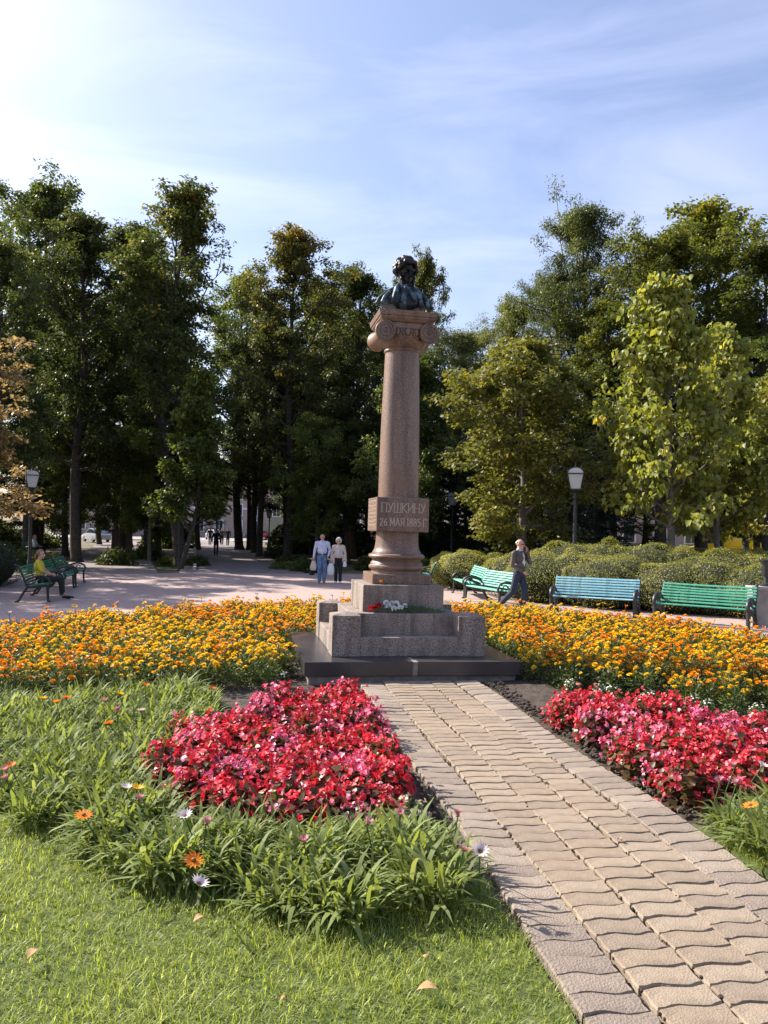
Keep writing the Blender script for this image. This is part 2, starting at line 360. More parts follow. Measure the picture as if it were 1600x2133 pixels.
MB().box((0, 0, 0.0), (2.26, 2.26, 0.10)).build('footing', m_found, MON, bevel=0.01)
for s_ in (-1, 1):
    MB().box((s_ * 0.604, 0, 0.125), (1.148, 2.356, 0.15)).build('plinth_slab', m_slab, MON, bevel=0.006)
MB().box((0, 0, 0.122), (0.056, 2.33, 0.146)).build('joint_strip', m_found, MON)
MB().box((0, 0, 0.305), (1.70, 1.70, 0.21)).build('lower_step', m_gran, MON, bevel=0.012)
MB().box((0, 0, 0.525), (1.26, 1.26, 0.245)).build('upper_step', m_gran, MON, bevel=0.012)
for sx in (-1, 1):
    for sy in (-1, 1):
        b = MB(); h = 0.157; zc = (0.2, 0.645, 0.682)
        b.add([(x * h, y * h, z) for z in zc[:2] for x, y in ((-1, -1), (1, -1), (1, 1), (-1, 1))] + [(0, 0, zc[2])],
              [(3, 2, 1, 0), (0, 1, 5, 4), (1, 2, 6, 5), (2, 3, 7, 6), (3, 0, 4, 7), (4, 5, 8), (5, 6, 8), (6, 7, 8), (7, 4, 8)])
        b.build('corner_post', m_gran, MON, bevel=0.009, loc=(sx * 0.705, sy * 0.705, 0))
MB().box((0, 0, 0.80), (0.95, 0.95, 0.31)).build('pedestal_block', m_gran, MON, bevel=0.012)
MB().box((0, 0, 1.012), (0.70, 0.70, 0.118)).build('plinth', m_red, MON, bevel=0.012)
prof = [(.305, 1.07), (.30, 1.095), (.306, 1.112), (.326, 1.122), (.336, 1.14), (.334, 1.16), (.318, 1.17), (.312, 1.178), (.316, 1.188), (.302, 1.205), (.287, 1.225), (.294, 1.24),
        (.322, 1.248), (.338, 1.262), (.341, 1.275), (.333, 1.292), (.312, 1.302), (.295, 1.306), (.292, 1.326), (.276, 1.348), (.266, 1.385), (.259, 1.44), (.257, 1.574)]
MB().lathe(prof, 56).build('column_base', m_red, MON, smooth=28)
MB().box((0, 0, 1.77), (0.625, 0.625, 0.40)).build('inscription_block', m_red, MON, bevel=0.008)
prof = [(.242, 1.965), (.243, 2.02), (.240, 2.5), (.230, 3.0), (.218, 3.4), (.209, 3.70), (.209, 3.725), (.222, 3.737), (.226, 3.749), (.222, 3.762), (.212, 3.77)]
MB().lathe(prof, 64).build('shaft', m_red, MON, smooth=28)
# ionic capital
cap = MB().lathe([(.205, 3.765), (.226, 3.79), (.262, 3.84), (.28, 3.89), (.284, 3.94), (.27, 3.985)], 56)
CAPO = cap.build('capital', m_red, MON, smooth=30)
MB().box((0, 0, 4.012), (0.54, 0.56, 0.075)).build('canalis', m_red, CAPO, bevel=0.012)
for sx in (-1, 1):
    b = MB(); k = 28; P = []; pr = [(-.305, .118), (-.285, .124), (-.262, .118), (-.16, .088), (0, .078), (.16, .088), (.262, .118), (.285, .124), (.305, .118)]
    for yy, r_ in pr:
        for j in range(k):
            w = 2 * math.pi * j / k; P.append((sx * 0.268 + r_ * math.cos(w), yy, 3.928 + r_ * math.sin(w)))
    b.add(P, [(i * k + j, i * k + (j + 1) % k, (i + 1) * k + (j + 1) % k, (i + 1) * k + j) for i in range(len(pr) - 1) for j in range(k)] + [tuple(range(k)), tuple((len(pr) - 1) * k + j for j in range(k))[::-1]])
    vo = b.build('volute', m_red, CAPO, smooth=35)
    for sy in (-1, 1):
        sp = []
        for j in range(64):
            t = j / 63; a = math.pi / 2 + sx * t * 2 * math.pi * 2.6; rr = 0.112 * (1 - t) ** 0.85 + 0.006
            sp.append((sx * 0.268 + rr * math.cos(a), sy * 0.306, 3.928 + rr * math.sin(a)))
        MB().tube(sp, [0.0125 * (1 - 0.45 * j / 63) for j in range(64)], 6).ball((sx * 0.268, sy * 0.308, 3.928), 0.02, 8, 6).build('scroll', m_red, vo, smooth=60)
for a in (-24, 0, 24):
    for s_ in (0, 180):
        w = R(a + s_); c = Vector((0.284 * math.sin(w), -0.284 * math.cos(w), 3.935)); b = MB()
        M = Matrix.Rotation(w, 3, 'Z'); b.ball(c, (0.033, 0.03, 0.05), 10, 8, M=M)
        ring = [c + M @ Vector((0.05 * math.cos(t), -0.008, 0.062 * math.sin(t))) for t in np.linspace(R(150), R(390), 14)]
        b.tube(ring, 0.009, 6); b.build('egg_moulding', m_red, CAPO, smooth=60)
MB().box((0, 0, 4.066), (0.60, 0.60, 0.04), taper=1.11).box((0, 0, 4.097), (0.667, 0.667, 0.024)).box((0, 0, 4.1395), (0.69, 0.69, 0.061), taper=1.035).build('abacus', m_red, MON, bevel=0.005)
MB().box((0, 0, 4.192), (0.43, 0.43, 0.045)).build('bust_plate', m_red, MON, bevel=0.005)
# lettering
GL = {'П': (.62, [[(0, 0), (0, 1)], [(0, 1), (.62, 1)], [(.62, 1), (.62, 0)]]), 'У': (.6, [[(0, 1), (.32, .42)], [(.62, 1), (.24, .12), (.1, .02), (0, .1)]]),
      'Ш': (.86, [[(0, 1), (0, 0)], [(0, 0), (.86, 0)], [(.43, 0), (.43, 1)], [(.86, 0), (.86, 1)]]), 'К': (.58, [[(0, 0), (0, 1)], [(.56, 1), (.06, .5)], [(.06, .52), (.58, 0)]]),
      'И': (.6, [[(0, 0), (0, 1)], [(0, .12), (.6, .88)], [(.6, 0), (.6, 1)]]), 'Н': (.6, [[(0, 0), (0, 1)], [(0, .5), (.6, .5)], [(.6, 0), (.6, 1)]]),
      '2': (.5, [[(0, .78), (.06, .94), (.24, 1), (.42, .92), (.46, .74), (.36, .5), (0, 0)], [(0, 0), (.5, 0)]]), '6': (.5, [[(.42, .98), (.2, .8), (.03, .45), (.04, .16), (.22, 0), (.42, .1), (.48, .32), (.36, .52), (.16, .5), (.04, .34)]]),
      'М': (.74, [[(0, 0), (.04, 1)], [(.04, 1), (.37, .2)], [(.37, .2), (.70, 1)], [(.70, 1), (.74, 0)]]), 'А': (.62, [[(0, 0), (.31, 1)], [(.31, 1), (.62, 0)], [(.12, .34), (.5, .34)]]),
      'Я': (.56, [[(.56, 0), (.56, 1)], [(.56, 1), (.2, 1), (.04, .86), (.04, .64), (.2, .5), (.56, .5)], [(.3, .5), (0, 0)]]), '1': (.24, [[(.14, 0), (.14, 1)], [(.14, 1), (0, .84)]]),
      '8': (.48, [[(.24, .53), (.05, .64), (.05, .9), (.24, 1), (.43, .9), (.43, .64), (.24, .53), (.02, .38), (.02, .1), (.24, 0), (.46, .1), (.46, .38), (.24, .53)]]),
      '5': (.46, [[(.44, 1), (.08, 1)], [(.08, 1), (.04, .55)], [(.04, .55), (.24, .62), (.42, .5), (.46, .28), (.34, .06), (.14, 0), (0, .08)]]), 'Г': (.46, [[(0, 0), (0, 1)], [(0, 1), (.46, 1)], [(.46, 1), (.46, .82)]])}
def letters(txt, x0, x1, z, h, y=-0.3135):
    adv = [(GL[c][0] if c != ' ' else 0.12) for c in txt]; gap = 0.22; tot = sum(adv) + gap * (len(txt) - 1); sx = (x1 - x0) / tot; x = x0
    for c, a in zip(txt, adv):
        if c != ' ':
            b = MB(); t = 0.0085
            for st in GL[c][1]:
                for (p, q), (p2, q2) in zip(st[:-1], st[1:]):
                    A = Vector((p * sx, 0, q * h)); B = Vector((p2 * sx, 0, q2 * h)); d = B - A
                    if d.length < 1e-4: continue
                    ang = math.atan2(d.z, d.x); Mr = Matrix.Rotation(-ang, 3, 'Y')
                    thick = t * (1.25 if abs(d.z) > abs(d.x) * 0.6 else 0.8)
                    b.box((A + B) / 2, (d.length + t * 0.5, 0.004 + 0.0007 * (len(b.f) % 5), thick), rot=Mr)
                if len(st) == 2 and abs(st[0][0] - st[1][0]) < 0.05:
                    for p, q in st: b.box((p * sx, 0, q * h), (0.026, 0.0086, 0.005))
            b.build('letter', m_letter, MON, loc=(x, y, z))
        x += (a + gap) * sx
letters('ПУШКИНУ', -0.255, 0.265, 1.795, 0.108)
letters('26 МАЯ 1885 Г', -0.272, 0.28, 1.637, 0.088)
# worn small inscription on the side face: rows of shallow cuts
rnd = random.Random(9)
for i in range(7):
    b = MB(); x = -0.26
    while x < 0.25:
        w = rnd.uniform(0.012, 0.03)
        b.box((-0.3132, -x, 1.925 - i * 0.047), (0.003, 0.006, 0.024)); b.box((-0.3130, -x - w * 0.5, 1.925 - i * 0.047 + rnd.choice((-.011, 0, .011))), (0.0035, w, 0.005)); x += w + 0.012
    b.build('inscription_row', m_letter, MON)

# ------------------------------------------------------------------ bronze bust
m_bronze = mat('dark bronze', (0.012, 0.012, 0.014), (0.035, 0.032, 0.03), scale=22, rough=0.42, metal=0.75, bump=0.12, bscale=60, c3=(0.06, 0.055, 0.06), s3=9, l3=0.55, h3=0.75)
m_patina = mat('bronze with blue green patina', (0.07, 0.115, 0.14), (0.15, 0.23, 0.275), scale=9, rough=0.55, metal=0.35, bump=0.15, bscale=50, c3=(0.02, 0.028, 0.034), s3=8, l3=0.44, h3=0.56)  # real patina; dark blotches strengthened to suggest shadowed creases of the cloak
BUST = empty('bust', (0, 0, 0), 0, 'bronze bust of a curly haired man with greenish cloak on the column', 'bust')
BUST.matrix_world = MON.matrix_world
bpy.context.view_layer.update()
BUST.matrix_world = MON.matrix_world @ Matrix.Translation((-0.0, 0, 4.2155))
t = MB(); n = 72; secs = [(.03, .15, .11, 0), (.052, .235, .135, 0), (.07, .335, .15, 0), (.085, .362, .158, .0), (.13, .365, .162, 0), (.19, .335, .155, 0), (.24, .285, .14, .005), (.28, .21, .12, .01), (.315, .135, .10, .012), (.345, .085, .085, .012), (.37, .07, .075, .01)]
P = []
for z, a, d, yc in secs:
    for j in range(n):
        w = 2 * math.pi * j / n; cx, cy = math.cos(w), math.sin(w)
        fold = 1 + 0.05 * math.sin(w * 11 + z * 9) * (0.3 + 0.7 * max(0, 1 - abs(z - .14) / .2)) + 0.02 * math.sin(w * 19 + z * 20)
        zz = z + (0.05 * abs(cx) ** 2.2 if z < 0.1 else 0) - (0.045 * abs(cx) ** 3 if .12 < z < .3 else 0)
        P.append((a * fold * cx, yc + d * fold * cy * (1.0 if cy < 0 else .85), zz))
Fs = [(i * n + j, i * n + (j + 1) % n, (i + 1) * n + (j + 1) % n, (i + 1) * n + j) for i in range(len(secs) - 1) for j in range(n)]
t.add(P, Fs + [tuple(range(n))[::-1], tuple((len(secs) - 1) * n + j for j in range(n))])
def cl(pts, r0, r1): t.tube(pts, list(np.linspace(r0, r1, len(pts))), 8)
cl([(-.075, -.055, .345), (-.115, -.125, .28), (-.14, -.175, .18), (-.165, -.185, .075)], .026, .042)      # bright fold of the cloak
cl([(-.10, -.02, .335), (-.19, -.10, .245), (-.255, -.15, .16), (-.285, -.14, .085)], .02, .032)
cl([(-.11, 0, .33), (-.24, -.06, .235), (-.32, -.08, .15), (-.345, -.07, .09)], .018, .022)
cl([(.075, -.055, .34), (.115, -.11, .27), (.165, -.165, .17), (.19, -.172, .055)], .024, .036)
cl([(.10, -.04, .335), (.18, -.10, .25), (.245, -.15, .15), (.27, -.15, .06)], .02, .032)
cl([(.11, 0, .33), (.23, -.06, .24), (.31, -.085, .14), (.335, -.08, .07)], .018, .022)
cl([(.05, -.07, .335), (.03, -.13, .27), (.045, -.165, .2), (.10, -.175, .13)], .014, .018)                # lapels
cl([(-.055, -.07, .335), (-.05, -.13, .27), (-.05, -.165, .2), (-.07, -.175, .1)], .014, .018)
cl([(-.05, -.075, .335), (0, -.10, .318), (.05, -.075, .335)], .022, .022)
t.ball((-.005, -.125, .285), (.03, .025, .03)); cl([(-.01, -.135, .27), (-.02, -.165, .21), (-.01, -.17, .13)], .024, .02)
link('torso', remeshed(t, 'torso', 0.0065, 1, [m_patina]), BUST)
MB().lathe([(.125, .0), (.12, .012), (.10, .03), (.11, .06), (.14, .075)], 32).build('socle', m_bronze, BUST, smooth=40)
h = MB(); HZ = .475; HM = Matrix.Rotation(R(14), 3, 'Z') @ Matrix.Rotation(R(8), 3, 'X')
def hp(x, y, z): return HM @ Vector((x, y, z)) + Vector((0.005, -0.015, HZ))
h.ball(hp(0, .012, .03), (.076, .094, .093), 20, 14); h.ball(hp(0, -.02, -.04), (.058, .066, .085), 16, 12, M=HM)
h.tube([(0, .01, .30), (0, .0, .37), hp(0, .015, -.03)], [.066, .056, .06], 14)
h.tube([hp(-.045, -.075, .028), hp(-.018, -.093, .03), hp(0, -.09, .026), hp(.018, -.093, .03), hp(.045, -.075, .028)], .0125, 8)  # brow
h.tube([hp(0, -.088, .02), hp(0, -.103, -.012), hp(0, -.115, -.03)], [.009, .0115, .014], 8)                                     # nose
for s_ in (-1, 1):
    h.ball(hp(s_ * .012, -.102, -.033), .0095, 8, 6); h.ball(hp(s_ * .03, -.078, .008), (.014, .01, .009), 8, 6); h.ball(hp(s_ * .042, -.062, -.02), (.02, .02, .016), 8, 6)
    h.ball(hp(s_ * .077, .012, -.005), (.012, .02, .03), 8, 6)
h.tube([hp(-.024, -.082, -.06), hp(0, -.094, -.057), hp(.024, -.082, -.06)], [.005, .0085, .005], 8); h.tube([hp(-.02, -.082, -.071), hp(0, -.091, -.072), hp(.02, -.082, -.071)], [.005, .009, .005], 8)
h.ball(hp(0, -.072, -.105), (.026, .022, .02), 10, 8)
def grow(b_): b_.v = [((x - .005) * 1.34 + .012, (y + .015) * 1.34 - .02, (z - .475) * 1.34 + .492) for x, y, z in b_.v]
grow(h); link('head', remeshed(h, 'head', 0.0052, 1, [m_bronze]), BUST)
rnd = random.Random(3); c = MB()
for i in range(230):
    th = rnd.uniform(0, 2 * math.pi); ph = rnd.uniform(-0.35, 1.0); cx = math.sqrt(max(0, 1 - ph * ph)); d = (cx * math.cos(th), cx * math.sin(th), ph)
    if d[1] < -0.25 and d[2] < 0.46 and not (abs(d[0]) > .66 and d[2] > -.1): continue
    c.ball(hp(d[0] * .096, .016 + d[1] * .104, .04 + d[2] * .105), rnd.uniform(.016, .029), 8, 6)
for s_ in (-1, 1):
    for i in range(26): c.ball(hp(s_ * (.074 - .0009 * i) + rnd.uniform(-.006, .006), -.012 - .0022 * i + rnd.uniform(-.008, .008), .01 - .0042 * i), rnd.uniform(.010, .016), 7, 5)
grow(c); link('hair', remeshed(c, 'hair', 0.0062, 0, [m_bronze]), BUST)

# ------------------------------------------------------------------ flowers laid on the monument
m_stem = mat('green flower stem', (0.035, 0.09, 0.02), (0.06, 0.14, 0.035), scale=30, rough=0.6)
m_wrap = mat('white petals', (0.78, 0.78, 0.78), (0.86, 0.86, 0.85), scale=30, rough=0.7)
m_carn = mat('deep red petals', (0.50, 0.012, 0.02), (0.68, 0.03, 0.03), scale=40, rough=0.6)
m_orng = mat('orange petals', (0.75, 0.27, 0.01), (0.85, 0.42, 0.02), scale=40, rough=0.6)
def bloom(b, c, r_, rnd):
    c = Vector(c)
    for i in range(34):
        a = rnd.uniform(0, 6.283); e = rnd.uniform(-.3, 1.4); d = Vector((math.cos(a) * math.cos(e), math.sin(a) * math.cos(e), math.sin(e)))
        s_ = d.cross(Vector((rnd.uniform(-1, 1), rnd.uniform(-1, 1), rnd.uniform(-1, 1)))).normalized(); u = d * r_
        w = r_ * 0.55; b.add([c + u * .15, c + u * .8 + s_ * w, c + u * 1.08 + s_ * w * .3, c + u * 1.0 - s_ * w * .35, c + u * .8 - s_ * w], [(0, 1, 2, 3, 4)])
MW = MON.matrix_world.copy()
def cut_flower(name, label, cat, head, tail, r_, m, group, seed):
    rnd = random.Random(seed); A = MW @ Vector(head); B = MW @ Vector(tail); e = empty(name, B, 0, label, cat, group); b = MB(); bloom(b, A - B, r_, rnd); b.build('bloom', m, e)
    mid = (A - B) * .5 + Vector((0, 0, .012)); s_ = MB().tube([(0, 0, 0), mid, A - B], .0035, 5)
    for k in range(7):
        q = (A - B) * (0.15 + .1 * k); d = Vector((rnd.uniform(-1, 1), rnd.uniform(-1, 1), rnd.uniform(.1, .9))).normalized() * .07
        sd_ = Vector((-d.y, d.x, 0)).normalized() * .005; s_.add([q, q + d * .5 + sd_, q + d, q + d * .5 - sd_], [(0, 1, 2, 3)])
    s_.build('stem', m_stem, e)
for i, (hx, hy, hz, tx_, ty_) in enumerate([(-.40, -.585, .695, .05, -.56), (-.345, -.56, .705, .10, -.53), (-.30, -.545, .725, .12, -.55), (-.37, -.55, .69, .02, -.6)]):
    cut_flower('red_carnation', 'red carnation with green stem laid on the base, left of the white blooms', 'carnation', (hx, hy, hz), (tx_, ty_, .658), .034, m_carn, 'red flowers laid on the monument base', i)
for i, (hx, hy, hz, tx_, ty_) in enumerate([(-.19, -.56, .72, .36, -.55), (-.145, -.53, .745, .40, -.57), (-.20, -.53, .70, .44, -.53), (-.10, -.56, .75, .47, -.56), (-.06, -.57, .705, .42, -.59), (.0, -.55, .72, .52, -.55), (-.13, -.58, .695, .40, -.52), (-.215, -.55, .755, .35, -.58)]):
    cut_flower('white_chrysanthemum', 'white chrysanthemum with long green stem laid before the pedestal block', 'flower', (hx, hy, hz), (tx_, ty_, .658), .036, m_wrap, 'white flowers laid on the monument base', 20 + i)
cut_flower('orange_flower', 'single small orange flower lying on the ledge under the column plinth', 'flower', (-.255, -.41, .985), (-.05, -.42, .962), .024, m_orng, None, 40)

# ------------------------------------------------------------------ park benches
m_iron = mat('black cast iron paint', (0.012, 0.013, 0.014), (0.03, 0.031, 0.033), scale=14, rough=0.45, spec=0.5, bump=0.08)
def slatmat(n, c): return mat(n, c, tuple(min(1, v * 1.2 + .01) for v in c), scale=7, rough=0.55, bump=0.12, bscale=18, c3=tuple(v * 0.75 for v in c), s3=6, l3=0.5, h3=0.7)
M_SL = {'turquoise': slatmat('turquoise slat paint', (0.14, 0.42, 0.33)), 'blue': slatmat('light blue slat paint', (0.20, 0.42, 0.49)), 'green': slatmat('emerald slat paint', (0.035, 0.245, 0.155)), 'dark': slatmat('dark green slat paint', (0.025, 0.17, 0.09))}
BL = 2.02
def frame_mesh():
    b = MB(); T = lambda pts, r: b.tube([(0, y, z) for y, z in pts], r, 8, flat=1.5, up=(0, 0.3, 1))
    T([(-.45, .012), (-.40, .02), (-.385, .1), (-.375, .25), (-.37, .40)], [.028, .034, .03, .032, .036])
    T([(-.40, .415), (-.2, .40), (.02, .375), (.12, .385)], .028)
    T([(.10, .37), (.15, .50), (.21, .66), (.28, .82), (.34, .91), (.39, .935), (.41, .905)], [.034, .03, .028, .026, .024, .02, .014])
    T([(.10, .39), (.17, .27), (.25, .12), (.31, .02), (.38, .012)], [.036, .032, .03, .034, .028])
    T([(-.2, .385), (-.08, .30), (.06, .27), (.17, .27)], .018)
    return b.mesh('side_frame', m_iron, smooth=50)
def arm_mesh():
    b = MB(); T = lambda pts, r: b.tube([(0, y, z) for y, z in pts], r, 8, flat=1.5, up=(0, 0.3, 1))
    T([(.16, .51), (.08, .58), (-.03, .635), (-.15, .66), (-.28, .645), (-.38, .59), (-.425, .51), (-.415, .44), (-.38, .40)], [.022, .026, .028, .03, .03, .03, .03, .028, .026])
    T([(.12, .43), (0, .46), (-.12, .52), (-.19, .59), (-.25, .58), (-.26, .53), (-.22, .505)], [.016, .018, .02, .02, .018, .015, .011])
    T([(-.37, .44), (-.30, .47), (-.26, .44), (-.28, .41)], [.018, .017, .014, .012])
    return b.mesh('armrest', m_iron, smooth=50)
FRM, ARM = frame_mesh(), arm_mesh()
def slat_mesh(w, m, sag=0.0, seed=0):
    n = 10; P = []; rn = random.Random(seed)
    for i in range(n + 1):
        x = -BL / 2 + BL * i / n; dz = -sag * math.sin(math.pi * i / n) + rn.uniform(-.0012, .0012)
        for a, c in ((-1, -1), (1, -1), (1, 1), (-1, 1)): P.append((x, a * w / 2, c * .012 + dz))
    Fs = [(i * 4 + j, i * 4 + (j + 1) % 4, (i + 1) * 4 + (j + 1) % 4, (i + 1) * 4 + j) for i in range(n) for j in range(4)] + [(3, 2, 1, 0), tuple(n * 4 + j for j in range(4))]
    b = MB(); b.add(P, Fs); return b.mesh('slat', m, bevel=0.004, segs=1)
BACK = [(.155, .475, 68), (.178, .54, 68), (.20, .605, 67), (.226, .668, 66), (.254, .732, 65), (.283, .795, 62), (.315, .855, 58)]
SEAT = [(-.375, .435, 12), (-.29, .436, 0), (-.205, .43, -4), (-.12, .422, -5), (-.035, .412, -6)]
def bench(loc, rz, colr, label, group, sag=0.0):
    e = empty('park_bench', (loc[0], loc[1], PLZ + .0), rz, label, 'bench', group)
    for s_ in (-1, 1):
        f = link('side_frame', FRM, e, (s_ * BL / 2 - s_ * .03, 0, 0)); link('armrest', ARM, f)
    me0 = slat_mesh(.043, M_SL[colr]); mw = slat_mesh(.062, M_SL[colr], 0, 2)
    for i, (y, z, a) in enumerate(BACK):
        m_ = slat_mesh(.043, M_SL[colr], sag * (0.4 if i == 6 else (1.6 if i == 5 else 1.0 if i == 4 else .15)), i) if sag else me0
        o = link('back_slat', m_, e, (0, y - .035, z + .012)); o.rotation_euler = (R(a), 0, 0)
    for y, z, a in SEAT:
        o = link('seat_slat', mw, e, (0, y, z + .012)); o.rotation_euler = (R(a), 0, 0)
    return e
bench((7.14, 17.25), R(-38.1), 'green', 'emerald green slatted bench with sagging back slat beside the low wall', 'slatted park benches', sag=.03)
bench((5.17, 18.95), R(-25), 'blue', 'light blue slatted bench in front of the clipped hedge', 'slatted park benches')
bench((3.05, 21.25), R(-70), 'turquoise', 'turquoise slatted bench partly hidden by the man on the phone', 'slatted park benches')
bench((2.72, 23.95), R(-86), 'turquoise', 'turquoise slatted bench just behind another, beside a rounded bush', 'slatted park benches')
bench((1.62, 27.0), R(-100), 'turquoise', 'turquoise slatted bench half hidden behind the column base', 'slatted park benches')
bench((-8.99, 20.39), R(104.2), 'dark', 'dark green slatted bench with the woman in yellow seated on it', 'slatted park benches')
bench((-9.59, 22.80), R(104.2), 'dark', 'dark green slatted bench in the middle of the shaded row of three', 'slatted park benches')
bench((-10.2, 25.20), R(104.2), 'dark', 'dark green slatted bench farthest along the shaded row of three', 'slatted park benches')
bench((-19.6, 43.5), R(96), 'dark', 'distant dark green bench under the trees with someone in white on it', 'slatted park benches')

# ------------------------------------------------------------------ street lamps
m_pane = mat('frosted white lamp glass', (0.46, 0.47, 0.47), (0.55, 0.56, 0.56), scale=3, rough=0.35)
def lamp(loc, label, rz=0.0, sc=1.0):
    e = empty('street_lamp', (loc[0], loc[1], PLZ - .02), rz, label, 'street lamp', 'lantern lamps of the park'); e.scale = (sc, sc, sc)
    MB().lathe([(.13, 0), (.13, .08), (.10, .14), (.085, .5), (.075, .56), (.07, .6), (.062, 3.0), (.06, 3.06), (.09, 3.09), (.09, 3.13), (.055, 3.18), (.05, 3.24), (.10, 3.30), (.13, 3.36)], 14).build('pole', m_iron, e, smooth=40)
    b = MB(); z0, z1, a, c = 3.36, 3.84, .155, .245
    for sx, sy in ((-1, -1), (1, -1), (1, 1), (-1, 1)): b.tube([(sx * a, sy * a, z0), (sx * c, sy * c, z1)], .017, 4)
    b.box((0, 0, z0), (2 * a + .03, 2 * a + .03, .03)); 
    for s_ in (-1, 1):
        b.box((s_ * c, 0, z1), (.04, 2 * c + .05, .035)); b.box((0, s_ * c, z1 + .001), (2 * c - .042, .04, .034))
        for ax in (0, 1):
            arc = [((c * math.cos(t), s_ * c, z1 + .20 * math.sin(t)) if ax == 0 else (s_ * c, c * math.cos(t), z1 + .20 * math.sin(t))) for t in np.linspace(0, math.pi, 13)]
            b.tube(arc, .016, 5)
    fr = b.build('lantern_frame', m_iron, e, smooth=40)
    for k in range(4):
        M = Matrix.Rotation(k * math.pi / 2, 3, 'Z'); q = MB(); g = .008
        q.add([M @ Vector(p) for p in ((-a, -a + g, z0 + .015), (a, -a + g, z0 + .015), (c, -c + g, z1), (-c, -c + g, z1))], [(0, 1, 2, 3)])
        q.build('pane', m_pane, e)
        q = MB(); q.add([M @ Vector((c * math.cos(t), -c + .006, z1 + .19 * math.sin(t))) for t in np.linspace(0, math.pi, 11)], [tuple(range(11))]); q.build('gable_pane', m_pane, e)
    n = 12; P = []; Fs = []
    for i in range(n + 1):
        t = math.pi * i / n
        for j in range(n + 1):
            u = math.pi * j / n; P.append((c * math.cos(t) * .97, c * math.cos(u) * .97, z1 + .17 + .04 * math.sin(t) * math.sin(u) - .17 * (1 - max(math.sin(t), math.sin(u)))))
    for i in range(n):
        for j in range(n): Fs.append((i * (n + 1) + j, (i + 1) * (n + 1) + j, (i + 1) * (n + 1) + j + 1, i * (n + 1) + j + 1))
    q = MB(); q.add(P, Fs); q.build('lantern_roof', m_iron, e, smooth=40)
    MB().lathe([(.06, 4.0), (.05, 4.05), (.03, 4.07), (.035, 4.11), (.012, 4.15), (.006, 4.24)], 10).build('finial', m_iron, e, smooth=50)
    return e
lamp((5.95, 24.2), 'black lantern lamp rising out of the clipped hedge', R(-14))
lamp((3.68, 42.0), 'black lantern lamp by the dark spruces, right of the column', R(-20))
lamp((-13.75, 30.3), 'black lantern lamp at far left above the shaded hedge', R(30))
lamp((-9.75, 37.2), 'small dark lantern lamp in front of the leaning tree trunk', R(10), .68)
lamp((-8.4, 57.0), 'dark lantern lamp among the trunks on the right of the alley', R(10), .8)

# low concrete wall with iron baluster at the right edge
m_conc = mat('weathered grey concrete', (0.27, 0.245, 0.225), (0.38, 0.35, 0.32), scale=4, rough=0.92, bump=0.3, bscale=30, c3=(0.19, 0.17, 0.15), s3=1.6, l3=0.5, h3=0.7)
e = empty('low_wall', (9.75, 17.1, PLZ), R(-8), 'low grey concrete wall at the right end of the green bench', 'wall')
MB().box((0, 0, .40), (3.2, .40, .80)).build('wall_body', m_conc, e, bevel=0.015); MB().box((0, 0, .845), (3.26, .46, .09)).build('coping', m_conc, e, bevel=0.012)
e = empty('iron_urn', (8.5, 17.25, PLZ + .89), 0, 'dark iron urn standing on the low concrete wall at the right edge', 'urn')
MB().lathe([(.13, 0), (.13, .05), (.06, .09), (.05, .2), (.085, .24), (.11, .33), (.10, .47), (.13, .53), (.15, .56)], 14).build('bowl', m_iron, e, smooth=40)
MB().lathe([(.155, .56), (.16, .585), (.11, .60)], 14).build('rim', m_iron, e, smooth=40)

